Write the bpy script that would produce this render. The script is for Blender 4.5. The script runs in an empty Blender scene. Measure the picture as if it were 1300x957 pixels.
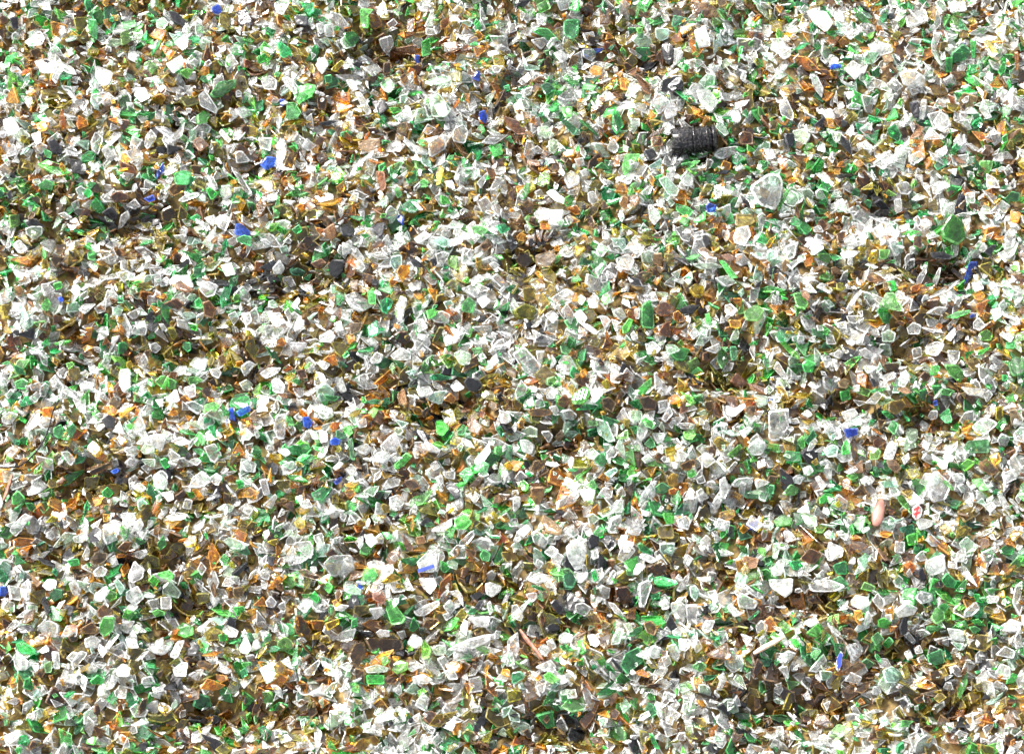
TRACE = """
#0 0
c 125,225 205,162 232,205 215,240 150,245
a 248,108 345,135 300,190 258,185
o 368,92 440,90 445,145 385,175
g 450,92 495,100 498,205 452,170
u 1075,38 1110,22 1130,50 1115,75 1080,70
n 845,60 890,60 970,135 940,145 870,110
o 1110,70 1165,65 1160,165 1105,135
n 1210,60 1260,50 1290,120 1215,140
c 885,220 935,180 960,200 955,240 930,262
c 985,105 1030,130 1030,185 990,185
g 610,170 650,155 665,215 615,240
g 615,120 685,102 690,135 625,150
w 195,330 270,320 285,370 205,375
c 290,340 335,340 285,440 262,410
c 300,440 350,445 400,520 370,510
c 490,345 580,375 560,440 510,440 490,400
a 815,240 835,230 895,265 860,310
w 840,330 920,285 940,335 880,385
g 905,370 945,350 985,360 950,410
l 690,445 740,450 765,500 720,525 685,490
w 1000,490 1035,460 1100,560 1090,585 1010,545
G 1065,480 1110,415 1200,405 1200,440 1130,490 1080,500
a 30,520 75,430 105,530
t 65,690 110,645 160,690 115,740
c 740,690 770,655 800,700 750,760 735,740
t 365,715 450,712 445,770
c 460,720 480,670 525,700 500,790 470,770
p 975,725 1010,698 1068,740 1015,778
l 1110,675 1130,655 1180,710 1160,730
c 1190,770 1230,765 1270,820 1200,835
n 240,720 275,700 320,755 310,785 265,785
w 160,690 205,670 215,725 185,740
G 648,540 715,578 695,598 650,560
c 560,545 615,560 605,590 570,590
g 995,590 1030,565 1065,585 1050,625 1000,635
n 45,90 85,85 90,150 60,150
c 635,770 700,750 730,810 690,850
w 1185,560 1240,545 1285,585 1225,612
c 185,20 250,10 265,60 215,55
c 795,110 830,90 860,120 830,155 795,145
c 800,410 840,450 920,440 910,480 845,465
c 835,690 890,680 940,620 925,700 880,725
#325 0
c 90,30 130,5 175,20 135,90 100,70
g 240,20 300,15 305,60 275,85 245,50
o 130,120 210,125 190,155 140,155
n 190,85 270,85 265,140 205,130
w 295,125 335,112 345,165 320,180
w 340,130 390,120 400,190 350,190
g 100,195 180,250 180,290 125,295
g 525,45 600,50 570,70 575,150 535,145
a 565,65 620,75 640,130 600,150 570,120
w 600,40 645,30 650,75 620,85
l 620,190 685,170 700,215 665,280 630,230
p 680,245 825,222 815,275 720,275
g 835,225 880,205 885,290 840,305
u 805,280 830,280 830,318 808,318
p 945,225 1030,215 1030,260 985,275
b 770,100 810,90 800,180 765,170
y 370,360 430,305 450,320 405,370
w 300,330 340,290 370,330 335,385
w 535,350 600,330 640,370 590,395
b 645,320 685,318 685,375 640,385
b 725,400 755,370 775,405 750,440
t 630,430 680,400 710,450 680,478 645,465
u 1095,400 1125,355 1140,370 1130,415
o 985,375 1020,355 1050,375 1045,420 1000,425
c 1190,335 1260,335 1235,370 1205,375
G 0,290 50,270 60,310 10,330
c 20,410 70,390 105,420 100,465 35,460
c 130,395 175,390 220,470 200,485
G 440,170 490,165 525,200 480,250 440,200
t 420,210 480,165 510,240 450,260
c 455,410 500,405 525,460 490,470
c 500,470 535,470 590,570 565,590 545,560
k 590,520 660,510 670,560 630,595
g 670,545 720,545 745,565 690,580
w 690,600 740,570 770,590 745,620
t 875,500 920,470 990,560 960,600 890,600
w 900,540 960,520 975,580 930,600
u 1130,570 1160,560 1175,600 1165,630 1135,610
c 1000,660 1050,630 1080,670 1060,735 995,720
c 870,730 950,675 970,750 880,805
c 1140,730 1180,690 1280,690 1210,740
g 1180,745 1245,735 1255,790 1205,810
p 530,730 570,710 635,712 630,750 585,780 540,760
c 660,775 690,725 735,710 745,745 700,780
G 155,530 195,530 230,580 210,615 150,610
u 20,840 55,795 105,800 95,845 50,866
w 15,695 85,700 75,770 20,750
c 95,740 140,700 155,730 110,765
w 230,740 255,700 305,740 265,770
c 380,840 420,775 440,790 400,866
b 130,850 165,780 210,775 175,866
b 305,800 345,770 375,810 330,840
g 100,360 130,370 110,395 92,385
u 118,505 145,505 140,540 122,535
t 580,640 610,600 635,605 600,640
g 345,390 385,385 385,430 355,435
c 220,580 260,555 305,560 270,600
c 540,590 600,585 570,605
#650 0
g 120,30 180,0 200,45 120,85 90,90
w 215,0 300,0 290,50 240,65
G 290,0 345,0 340,68 290,60
c 120,80 145,60 180,90 170,135 125,130
G 260,110 340,105 335,190 300,210 255,180
b 450,50 495,45 500,125 445,130
c 355,175 410,165 420,190 370,215
g 98,155 130,138 185,145 240,205 200,215
c 90,205 160,190 180,215 145,255
g 655,5 635,100 622,98 642,5
g 625,140 665,140 660,170 640,175
b 905,30 980,10 1060,60 1050,95 920,85
t 730,140 800,145 795,195 755,210 730,190
a 805,200 840,170 880,210 830,225
k 762,235 790,215 825,240 820,310 800,335 765,290
c 825,330 830,250 865,240 870,270 840,330
w 925,160 985,140 1010,240 940,250
b 275,345 300,280 335,290 325,325
w 205,275 250,255 290,300 250,325
c 350,250 410,250 425,285 400,315 355,290
t 50,320 130,340 140,355 60,360
a 390,360 420,335 460,350 450,385 405,385
p 100,410 130,390 175,400 140,435
G 140,440 180,420 220,455 170,495
b 615,385 640,385 700,440 700,490 660,470
c 700,520 740,470 805,520 740,590
c 770,570 815,518 840,550 835,590 780,615
c 785,440 840,390 860,400 850,425
t 940,420 985,375 1030,380 1025,430 980,455
l 930,465 1000,455 1050,520 1010,580 960,540
c 1040,470 1115,480 1110,515 1060,510
c 1110,580 1160,575 1160,610 1125,620
l 220,510 270,465 325,460 335,510 260,525
g 245,550 310,545 305,590 270,605
G 508,570 540,568 572,640 530,690 505,650
G 250,625 280,615 340,665 325,705
t 130,650 180,640 200,670 180,710 130,690
c 58,780 75,705 100,710 122,770 90,820
t 180,715 225,715 230,750 210,790 180,780
t 400,725 440,730 500,800 440,800
l 485,745 520,700 550,745 530,780 490,765
b 705,700 760,690 765,740 710,750
w 765,630 800,622 832,655 795,690 765,680
t 685,850 760,800 760,860
n 660,770 710,755 735,790 690,825
b 1150,690 1170,668 1220,680 1225,735 1160,735
p 520,795 550,800 550,845 520,845
c 1020,790 1050,755 1140,740 1145,775 1060,810
t 1030,650 1060,615 1100,680 1080,695
o 1090,400 1125,370 1160,400 1140,440
c 600,600 650,605 650,640 605,640
c 50,400 85,365 100,400 70,425
c 60,450 110,430 100,480 55,495
t 10,540 50,500 70,570 20,580
c 1060,120 1100,120 1125,165 1080,170
a 545,400 580,405 580,465 550,455
#975 0
c 5,205 60,205 115,250 115,290 80,310 60,295
l 200,60 300,60 335,120 300,170 235,120
a 185,150 210,105 230,150
w 335,65 360,58 388,75 385,122 335,105
c 690,95 795,52 812,110 705,150
t 840,20 880,0 900,40 880,75
c 910,10 1000,5 1010,60 925,70
G 565,95 595,55 605,90 580,125
w 385,350 430,308 498,350 445,412
u 308,340 330,322 372,330 370,345 315,355
w 535,245 560,222 625,220 640,260 560,285
c 600,435 650,410 690,450 650,475
w 660,370 730,345 800,390 790,440 690,440
a 545,130 575,130 590,175 560,190
o 620,190 650,160 680,170 650,210
t 820,255 850,255 890,330 870,335
G 925,270 985,215 1030,250 1010,300 925,320
g 1030,195 1055,195 1055,290 1035,290
o 1095,215 1120,200 1175,270 1135,300
p 920,370 990,362 1005,385 960,412 925,400
g 895,290 935,285 930,360 900,370
c 1115,300 1180,330 1180,365 1140,350
c 55,535 90,495 130,580 125,620 65,590
n 270,600 285,590 280,655 225,640
w 270,570 320,550 345,600 310,625
c 395,540 430,515 470,530 465,555 410,552
l 465,480 530,495 525,580 490,575
g 600,650 640,625 675,680 665,725 610,690
n 715,520 765,515 770,600 740,600
c 780,505 810,505 795,610 770,600
c 835,625 870,575 910,590 930,640 880,680
l 785,715 820,645 895,710
p 715,715 770,645 795,650 770,700
w 840,775 905,740 915,770 875,810
c 630,810 680,740 750,760 660,805
t 130,665 185,655 225,690 190,740 135,710
c 530,830 570,800 610,840 590,866
n 75,680 130,675 130,745 90,745
b 335,770 370,750 430,800 395,815
b 50,450 120,430 170,455 110,490
l 720,815 715,790 770,765 800,800 750,835
p 1080,760 1100,735 1140,740 1120,800 1080,785
c 1250,60 1275,50 1300,120 1290,150 1260,130
l 1125,680 1180,670 1185,720 1150,745
c 1070,560 1095,500 1140,600 1110,610
g 1180,710 1210,690 1215,735 1190,740
t 1040,540 1110,510 1165,540 1120,560
b 0,620 50,610 40,660 5,665
c 390,680 430,630 440,660 425,700
p 580,285 625,275 640,315 590,320
a 1255,265 1275,260 1275,360 1260,350
t 1185,550 1215,530 1240,540 1225,590 1185,580
#0 217
t 125,290 160,280 215,280 215,320 175,350 130,320
g 195,70 235,40 280,60 270,95 210,92
c 30,400 50,310 60,390
b 560,130 600,100 655,120 660,150 590,165
w 600,275 610,210 650,180 660,215 620,270
c 640,180 690,140 720,180 690,200
u 730,145 780,125 792,155 755,165
n 515,215 565,180 605,220 590,265
b 855,120 880,85 950,90 945,120 880,155
w 905,155 940,125 1020,115 1010,130 930,165
o 970,70 1010,40 1050,60 1040,110
c 1045,25 1075,30 1108,95 1085,110
g 885,20 920,0 970,10 955,75 885,75
c 1165,0 1210,20 1280,130 1260,150
g 1040,95 1060,80 1110,115 1075,155
c 380,90 410,70 445,95 405,142
g 425,115 450,85 475,110 450,145
b 815,200 870,170 910,220 870,265 820,250
g 960,240 1000,215 1020,235 1000,262
w 1100,260 1140,218 1170,240 1145,310 1105,285
u 1195,270 1225,265 1275,310 1265,335 1190,325
g 1200,345 1240,325 1280,335 1275,385 1215,365
c 295,215 330,205 375,235 340,250
w 215,370 250,345 290,370 255,422 220,405
b 285,380 340,378 325,430 290,430
p 245,450 290,440 325,455 275,505
c 60,375 100,350 150,400 110,440
g 35,225 90,220 100,270 45,300
g 440,415 480,408 485,460 445,455
l 580,515 650,505 655,540 630,570
p 72,590 100,572 118,600 105,640 75,625
g 265,570 310,555 320,590 280,605
c 205,575 250,570 285,610 225,640
u 295,640 315,635 322,662 300,665
t 565,705 600,680 625,700 610,740 570,735
w 395,710 425,678 490,680 430,735
c 640,725 715,690 700,745 670,755
l 745,620 790,635 780,690 750,680
k 735,750 765,705 785,715 755,765
c 665,810 690,780 750,790 740,835 670,830
p 1025,665 1060,655 1095,700 1080,750 1035,735
o 845,790 885,785 905,830 880,860
c 1180,630 1230,580 1275,640 1265,670
p 865,580 915,560 985,605 960,620 900,605
w 520,790 555,790 555,840 490,815
c 905,530 960,530 985,595 960,600
c 1015,570 1060,555 1110,580 1090,630 1050,640 1015,605
c 1160,730 1200,710 1220,750 1190,785
l 1225,725 1270,720 1280,760 1250,800
t 1120,480 1180,470 1200,530 1150,540
o 575,575 620,560 625,615 590,620
k 905,480 960,435 968,465 930,490
g 205,690 240,640 260,680 225,730
g 985,660 1010,640 1030,665 1015,690 995,690
t 95,690 120,680 155,750 130,780
c 1110,440 1180,445 1160,465 1110,460
#325 217
w 50,130 95,112 125,140 85,160
G 175,100 195,80 220,100 210,125 180,130
l 25,60 85,50 90,105 60,115
w 470,150 495,105 525,110 515,160
g 700,105 715,82 745,120 720,145
g 830,60 855,35 885,55 870,82 835,80
c 1010,95 1050,70 1075,95 1060,115
w 1115,60 1175,0 1175,30 1140,95
g 930,120 975,135 985,170 935,170
p 615,0 660,0 670,90 640,105
t 655,200 680,170 730,210 685,270 655,240
n 575,300 620,270 665,265 640,340
c 630,365 665,320 685,355
w 705,330 735,310 768,375 720,355
w 800,345 860,305 895,330 830,372
t 880,365 940,335 1000,360 960,395
w 965,290 1000,252 1060,275 1040,300
c 1190,190 1220,165 1255,200 1230,240
g 1100,280 1150,272 1190,295 1150,335 1105,305
g 1210,280 1260,268 1290,300 1240,325
g 525,320 560,315 575,330 550,340
c 440,380 475,348 490,360 480,420 440,428
p 340,300 395,260 410,330 380,355
n 420,295 450,275 500,300 480,335 430,330
g 180,295 220,265 235,300 205,320
t 115,390 155,375 165,405 130,422
c 20,350 50,340 78,365 55,390
n 10,490 90,445 100,460 70,505
w 80,490 120,445 148,490 130,525 90,520
G 165,490 205,472 248,490 235,515 180,512
p 275,465 335,440 360,465 315,500
k 372,475 395,445 460,450 440,520 412,552 380,520
c 135,535 180,530 205,580 180,590 140,570
c 218,585 285,578 302,640 240,605
n 50,535 110,540 115,560 65,580
w 175,690 215,640 225,665 200,710
c 60,720 80,715 145,765 125,795 95,790
w 190,800 215,740 260,740 245,790 200,822
c 140,720 160,690 180,740 165,775
g 400,640 415,615 450,650 420,690
c 445,640 500,620 595,690 540,720 480,690
g 565,615 605,610 610,680 570,680
G 630,660 660,640 695,660 660,730 632,715
w 715,680 740,632 775,650 745,770 720,765
c 395,775 435,760 445,815 410,815
p 445,800 480,770 545,770 530,815 480,835
w 770,580 790,565 820,600 795,615
t 950,665 990,655 1005,680 970,710
c 905,420 950,405 985,420 950,480 920,475
n 885,450 910,438 920,480 900,500
t 685,430 740,420 740,475 710,510 680,470
a 725,480 780,478 780,520 740,570 710,520
w 1120,655 1160,635 1195,665 1150,705
c 1185,545 1220,520 1285,590 1250,605
g 1040,680 1080,640 1115,670 1100,725 1045,715
g 865,710 910,700 920,730 875,760
c 880,750 940,710 985,730 975,775 910,770
g 565,790 620,755 630,830 575,850
o 890,866 930,785 960,790 920,866
g 975,430 1030,430 1020,500 980,480
c 810,760 850,750 880,800 830,820
w 1180,470 1210,455 1240,480 1210,505
p 480,560 520,555 520,610 475,600
w 495,460 530,450 560,490 535,520
b 1130,380 1175,340 1200,380 1160,415
#650 217
c 265,40 300,0 345,30 340,70 290,95
g 45,130 70,65 95,65 85,120 60,150
w 175,110 210,92 270,140 265,170 220,155
l 380,110 410,100 438,150 425,190 385,155
t 740,50 780,30 848,100 835,135 790,130
c 850,40 880,5 920,25 915,80 870,82
u 980,175 1000,155 1040,170 1030,205 990,205
c 530,50 570,10 630,20 600,75
c 645,115 690,80 718,75 695,125 655,130
p 540,160 560,122 590,140 580,195 550,185
p 600,130 640,125 650,150 630,185 600,170
w 730,170 755,140 778,150 760,195
c 690,180 710,175 760,240 725,282 700,250
w 535,225 560,200 575,240 555,268
g 920,250 985,200 985,250 930,265
a 845,235 895,222 895,262 850,265
c 115,220 145,185 205,200 190,250 130,245
c 175,200 265,200 240,280 190,280
l 262,240 290,225 312,255 280,285
a 140,270 190,275 195,305 145,305
a 20,330 45,308 75,325 70,360 25,350
G 300,290 320,262 332,295 315,320
w 1120,340 1140,290 1200,280 1215,325 1180,385 1130,370
o 1135,225 1215,225 1235,265 1190,290 1135,285
c 1200,80 1300,12 1355,20 1375,60 1360,150 1330,205 1245,172
o 305,335 415,340 400,375 340,380
y 320,380 380,385 325,445
p 120,430 210,405 240,440 190,495 125,480
o 145,510 195,500 230,540 215,590 160,560
l 425,400 450,365 485,405 460,440 430,435
c 525,450 590,425 625,460 600,510 545,500
t 555,440 540,470 585,490
k 580,535 650,550 672,595 600,575
p 720,415 765,412 765,480 715,475
o 775,415 820,420 825,480 775,480
p 940,405 975,385 1030,430 990,460
p 1060,430 1100,420 1145,445 1100,468
t 905,470 1020,465 1080,490 960,500
g 1045,460 1080,465 1150,550 1110,555
y 890,600 925,575 970,590 965,640 920,640
w 1020,545 1090,530 1140,570 1080,590
G 995,0 1010,0 980,20 970,10
o 50,595 112,590 115,660 60,665
c 205,640 280,595 320,620 300,670 220,690
t 320,655 350,630 380,650 355,685
c 385,660 420,620 445,650 430,700 395,700
g 450,650 485,622 500,650 475,685
G 655,680 700,655 715,700 720,800 655,800
w 660,630 730,620 745,660 690,660
a 815,720 840,705 870,735 850,775 820,755
o 0,705 60,670 115,690 105,755 20,745
c 165,735 205,708 240,740 210,780
c 245,710 280,670 320,730 300,780
w 310,730 350,700 385,745 360,785
c 325,760 390,780 445,820 420,835 370,800
l 500,710 550,690 580,740 550,765
b 770,770 805,765 800,850 730,830
k 845,700 900,680 955,680 910,730 850,720
l 1080,690 1110,680 1145,710 1115,745 1080,725
g 1175,720 1240,685 1280,710 1250,770 1185,765
w 600,830 620,808 640,850 615,862
g 555,800 590,750 615,760 590,820 560,830
c 895,830 925,795 955,830 920,862
a 1100,755 1165,760 1160,800 1110,795
a 545,640 580,620 640,625 620,655
c 620,700 655,690 650,750 630,750
#975 217
t 85,150 110,95 145,115 155,150 130,185 90,175
t 165,95 210,85 235,110 225,150 185,160
c 235,105 265,85 300,150 240,140
w 235,20 290,10 320,40 300,70
k 335,25 425,15 430,35 350,45
l 375,70 400,48 450,100 430,118 385,95
y 465,95 530,55 535,95
n 535,150 570,125 620,175 600,205
c 640,60 700,45 735,85 710,115 670,110
w 830,80 870,50 910,60 880,115 840,120
G 1200,140 1240,100 1285,110 1280,155 1215,155
n 940,200 970,105 1000,130 1005,230
g 875,300 930,215 985,260 1000,340 960,380 890,345
c 1000,115 1050,112 1050,170 1005,165
a 850,225 875,215 895,240 865,255
a 1230,200 1285,215 1270,265 1230,260
w 1225,280 1260,265 1280,300 1240,305
c 370,180 400,145 420,200 455,210 395,218
k 520,230 555,200 612,205 600,235 530,255
w 640,140 680,135 685,200 650,215
c 735,245 760,225 785,260 760,290
c 770,270 800,235 840,270 810,300
l 220,290 265,275 280,315 235,315
G 150,280 190,262 225,300 190,335
l 180,390 220,345 290,395 230,435
w 365,425 400,405 470,415 430,445 380,450
p 75,470 95,445 112,460 100,510 75,515
o 375,490 420,475 445,490 430,515 390,512
b 735,380 740,335 780,330 780,400
k 820,415 880,410 935,430 925,450 830,440
u 1020,460 1060,460 1055,490 1000,580 990,555
n 1095,410 1140,370 1165,375 1130,430
w 1070,405 1095,362 1115,395 1095,418
g 1125,480 1160,478 1200,500 1180,520
g 560,690 600,620 640,620 695,715 660,715
g 600,560 640,555 655,600 620,615
g 125,630 160,625 205,680 190,710 145,700
p 165,605 190,595 215,640 205,665 175,640
w 390,720 420,660 470,600 480,615 430,680 400,720
c 395,730 485,730 450,778 410,765
t 280,680 305,675 335,705 300,722
c 735,600 760,530 800,480 800,520 760,600
w 820,605 870,490 885,495 870,560 840,612
k 750,640 770,620 815,650 790,665 755,655
w 770,665 790,625 830,645
c 795,720 860,685 915,690 880,730
g 900,745 960,715 1030,705 1020,725 950,750
u 1018,735 1045,722 1050,740 1030,750
l 1040,770 1070,740 1112,785 1080,810 1045,800
l 705,795 740,765 780,785 770,830 715,830
t 575,820 610,800 650,820 640,866 580,866
c 895,850 950,790 955,830 930,866
g 1065,830 1110,805 1140,830 1130,866 1080,866
a 1035,630 1080,612 1105,640 1085,665 1050,660
l 1030,570 1070,555 1100,600 1050,620
w 1100,570 1150,565 1170,605 1140,620
g 1215,605 1245,602 1250,640 1215,650
p 315,490 345,485 380,525 320,530
o 345,575 375,565 392,595 370,610 345,600
k 35,790 120,800 120,812 60,805
l 115,840 180,835 180,866 120,866
c 1110,15 1160,40 1180,90 1110,80
G 1015,15 1040,20 1080,75 1060,80
y 525,400 555,395 555,470 505,455
g 560,400 620,400 600,450 560,450
t 1130,710 1180,690 1190,740 1150,770
c 1165,680 1195,648 1215,690 1190,710
n 0,530 0,490 40,480 40,520
G 45,820 60,815 98,866 60,866
p 960,180 1000,140 990,200
w 240,585 270,565 305,580 285,610
c 520,500 500,560 470,580 490,510
#0 434
c 190,60 205,50 240,75 240,125 215,115
g 930,0 970,0 975,40 955,52 930,30
c 755,15 790,2 820,30 790,60 760,45
o 345,140 405,130 415,175 390,200 350,185
w 400,195 480,210 470,240 410,250
c 285,160 320,130 345,145 330,190 300,190
c 450,120 480,115 510,145 490,165 455,150
g 75,200 120,180 155,200 130,240 85,235
l 145,215 205,200 210,245 160,245
g 215,200 245,195 255,250 230,265
c 145,290 195,250 215,265 180,318
c 0,160 50,190 45,210 10,230 0,220
c 20,270 55,235 70,250 40,295
c 705,100 740,50 760,95 740,130 710,125
y 640,100 660,90 675,115 655,140 640,125
w 610,150 660,140 665,240 630,265 605,220
w 840,300 900,235 920,300 890,310
g 950,175 990,170 1030,190 990,215 955,215
c 930,240 990,215 995,280 960,295
w 960,120 990,80 1060,90 1040,150 1000,145
w 1060,140 1105,135 1125,160 1105,190 1075,175
g 780,200 820,165 900,200 890,240 830,245
b 1100,75 1140,60 1150,110 1120,125
w 1215,115 1260,80 1295,100 1240,170
b 1018,250 1045,225 1075,260 1050,300
c 940,310 980,300 1040,330 1010,375 950,340
g 1040,320 1090,305 1120,325 1080,370 1030,365
t 1040,365 1075,340 1135,350 1130,405 1080,385
t 1210,210 1250,190 1285,220 1250,270
a 215,330 275,325 270,385 215,375
c 130,440 190,350 210,345 205,410 160,450
c 10,380 50,350 100,365 60,420 15,410
g 330,450 370,410 395,435 365,490
g 268,440 310,420 330,460 300,500 270,475
o 440,545 480,495 530,550 490,590
n 515,400 550,370 590,395 575,440 540,440
a 525,330 570,320 600,350 560,375
w 670,450 700,380 715,350 745,440 690,470
b 590,490 620,470 650,500 620,535
w 745,480 790,462 848,470 825,555 795,540 770,520
w 618,550 680,525 708,560 670,590
t 715,555 735,515 790,525 785,565 735,570
w 630,620 665,590 710,610 680,650
t 720,590 795,590 790,635 745,620
g 805,600 840,580 870,620 835,648
c 855,575 865,540 920,580 910,610 870,605
g 985,500 1015,450 1050,480 1035,525 1000,530
c 870,510 920,485 980,515 920,532
g 980,545 1020,540 1045,555 1030,585
t 1225,500 1245,430 1290,470 1270,500
c 1240,510 1285,500 1270,550 1245,550
l 300,560 345,555 385,600 355,635
l 1220,620 1250,600 1300,620 1295,670 1240,660
c 1065,690 1100,665 1135,685 1110,730 1080,715
c 960,600 1000,585 1028,605 1000,630
w 975,690 1030,650 1080,700 1030,740 960,745
c 660,735 710,712 748,745 710,770
c 735,690 770,665 780,690 755,710
t 780,690 820,665 860,710 840,755 790,745
g 510,760 540,735 575,765 550,790 515,785
c 135,755 170,728 215,740 200,770 145,785
g 60,780 90,750 130,790 120,830 60,825
c 820,765 880,755 885,800 855,815
b 880,780 930,745 945,770 905,810
c 925,840 940,790 980,800 970,850
c 1015,750 1050,745 1070,770 1030,785
t 695,810 720,790 750,820 720,866 700,850
b 435,655 560,600 575,625 470,675
o 480,740 590,720 640,750 580,790
n 1075,770 1105,735 1130,790 1090,800
a 970,750 1000,745 1035,795 1010,810
u 1195,355 1265,320 1272,350 1215,380
u 1160,335 1185,330 1195,400 1170,395
p 1265,370 1300,340 1300,400 1270,395
u 555,640 590,622 600,640 575,655
o 905,665 950,650 945,690
k 850,635 880,625 890,640 870,650
p 310,720 330,700 320,680 275,720
w 190,770 250,760 240,780 200,790
#325 434
w 165,0 265,0 240,40 200,50
t 1000,60 1040,40 1095,60 1085,115 1040,120
w 675,70 735,30 790,60 780,95 700,100
c 575,95 610,50 650,70 630,110 590,115
w 305,110 340,95 380,115 350,150
a 350,80 400,60 415,120 385,120
b 200,140 245,135 265,180 225,185
w 75,200 110,175 150,220 140,265 90,260
w 15,160 60,130 130,130 120,150 50,190
c 175,240 235,235 255,270 215,290
w 240,265 320,220 325,235 270,275
t 300,240 340,200 400,240 390,290 320,300
g 340,265 370,270 425,275 400,300 350,290
g 175,195 205,185 230,200 215,220
w 810,240 880,228 900,265 830,285
t 865,290 900,250 980,240 940,320
c 985,225 1020,192 1065,235 1010,255
k 1055,200 1075,170 1130,190 1155,215 1120,255 1080,245
y 1170,200 1190,185 1205,200 1195,235 1170,220
G 880,170 920,160 1000,180 940,200 885,190
p 720,270 760,235 775,310 740,335
a 945,290 985,250 1018,285 1000,310
w 455,350 540,308 550,315 520,355 475,365
c 283,330 320,318 400,350 365,382 300,360
g 570,360 600,330 625,345 600,390
G 555,305 600,290 690,305 670,320 580,315
c 675,350 700,345 725,358 700,392
c 100,370 155,360 145,490 110,495 85,440
c 185,380 225,350 240,385 220,412
w 1230,340 1285,360 1300,400 1250,425
u 235,380 265,378 290,405 270,440 240,430
g 915,410 950,400 985,440 955,485 920,470
G 1020,450 1045,418 1080,435 1060,480 1025,475
p 1075,410 1095,370 1155,430 1130,475 1090,460
c 505,405 555,385 560,430 520,440
t 265,450 310,460 325,500 290,500
l 320,440 365,460 370,510 330,515
u 372,500 395,480 432,495 420,520 380,525
g 440,440 480,420 500,460 470,485
G 465,500 490,485 505,600 480,600
w 495,545 540,520 560,515 590,545 550,575
w 625,530 680,470 710,460 750,555 690,550
w 835,525 870,508 935,550 930,565 860,548
p 610,480 685,465 670,500 625,520
c 1110,600 1190,510 1195,560 1150,625 1115,625
g 1205,530 1245,525 1262,560 1235,580 1205,570
G 1268,530 1300,520 1300,610 1268,590
g 1105,640 1150,600 1190,620 1175,662 1115,660
g 1030,670 1075,635 1110,670 1070,720
c 345,590 380,570 430,580 400,605 350,605
w 605,570 640,555 690,580 650,620 610,610
g 205,590 245,565 280,575 225,612
c 130,620 190,600 215,640 140,685
n 60,640 85,610 125,635 105,680 70,670
w 390,640 425,605 445,620 410,660
u 395,710 410,690 440,680 430,710 405,725
G 275,770 340,740 385,745 340,810 290,805
t 540,760 575,735 630,730 595,790
w 640,... 0,0
c 1165,700 1195,670 1250,685 1240,720 1200,720
c 945,660 1015,655 1010,700 960,690
w 905,690 945,670 955,720 920,725
n 960,740 990,705 1035,745 1040,790 1010,795
b 1080,740 1135,675 1165,690 1110,750
w 675,790 715,775 755,800 740,840 680,845
w 1060,780 1110,755 1140,780 1115,820
l 220,820 260,800 290,840 240,855
c 30,830 95,770 110,785 80,850
c 15,700 55,690 75,770 40,780
o 95,700 180,695 170,740 120,750
a 450,755 490,745 515,775 470,795
b 750,700 810,690 845,740 790,760
o 620,610 640,660 700,680 650,700
c 760,30 820,40 800,60 775,60
c 820,60 845,28 860,40 835,80
l 940,345 985,390 960,420
t 700,395 735,395 780,410 745,440
G 280,0 0,0
#650 434
c 680,20 720,0 762,40 740,65 690,70
G 240,20 275,20 300,40 280,70 250,55
g 790,60 860,30 900,40 870,95 830,95
t 780,20 830,20 860,50 790,75
c 970,40 1050,5 1060,35 1030,60
g 1098,25 1138,25 1138,95 1110,100
b 960,60 985,50 1010,80 990,105 962,100
w 500,110 540,120 565,180 545,215 500,205
c 555,170 580,130 620,165 610,205 570,195
l 715,155 735,150 750,230 720,245
g 635,240 715,175 710,215 670,275 640,265
c 20,285 15,250 45,185 82,230 60,270
c 170,240 200,225 238,245 220,290 180,290
g 175,180 215,170 235,190 200,225 175,215
w 395,250 430,235 470,260 420,320
g 300,295 345,280 385,290 350,320 310,315
y 285,230 305,210 325,240 305,270
y 845,260 840,170 888,215 860,275
y 450,200 480,180 500,220 480,250
p 1100,200 1140,152 1205,220 1150,230
p 1205,210 1250,220 1300,240 1300,270 1225,245
b 235,285 275,258 300,300 275,335 235,320
b 450,290 490,275 530,310 510,360 460,330
b 640,285 690,270 735,300 730,345 670,345
a 790,290 835,265 860,295 810,320
c 735,300 785,290 785,335 740,345
c 115,290 150,275 170,320 115,335
c 248,350 295,340 332,375 305,402 260,385
b 80,350 110,338 200,345 210,365 150,380 85,375
w 180,330 225,320 240,370 210,375
a 25,410 45,378 65,395 55,440 28,435
c 755,390 800,320 820,365 780,410
l 790,420 815,390 830,400 810,440
t 590,350 655,350 665,385 620,418 595,395
G 655,400 680,385 730,415 715,448 670,430
w 632,440 655,395 690,450 660,505 635,495
c 710,460 780,460 775,500 740,520
g 380,400 430,400 440,425 390,430
l 145,450 190,445 213,475 190,515
p 215,480 250,440 268,475 240,508
t 50,440 95,420 135,440 130,480 60,478
w 35,500 75,495 118,530 95,575 50,560
g 530,480 590,440 592,490 530,495
c 835,410 900,405 935,415 920,440 860,440
c 970,410 985,390 1000,400 1005,450 965,440
w 1085,320 1130,340 1180,310 1190,330 1130,385 1090,370
b 975,300 1018,295 1015,355 980,355
b 1185,330 1240,325 1235,370 1190,380
t 1222,270 1300,275 1300,320 1250,338
w 1195,385 1235,370 1248,390 1215,415
g 870,460 915,445 940,470 920,500 880,495
o 1020,500 1050,470 1110,510 1060,555
g 1085,575 1155,515 1165,535 1125,585
w 1190,530 1240,485 1290,510 1270,570 1215,575
w 1150,455 1205,430 1225,440 1180,492
l 475,560 510,525 545,550 520,590 485,585
b 345,510 380,500 405,530 380,565 350,555
t 378,560 410,540 440,570 415,605 385,595
G 410,600 455,560 485,605 455,640
t 465,665 525,632 540,650 495,692
c 735,530 768,520 770,570 740,570
y 775,545 830,530 830,570 780,585
c 825,580 850,545 900,570 880,605 835,605
w 940,590 990,555 1040,600 990,640
b 850,620 920,590 940,610 900,650 860,650
c 1085,650 1130,600 1145,610 1105,665
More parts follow.
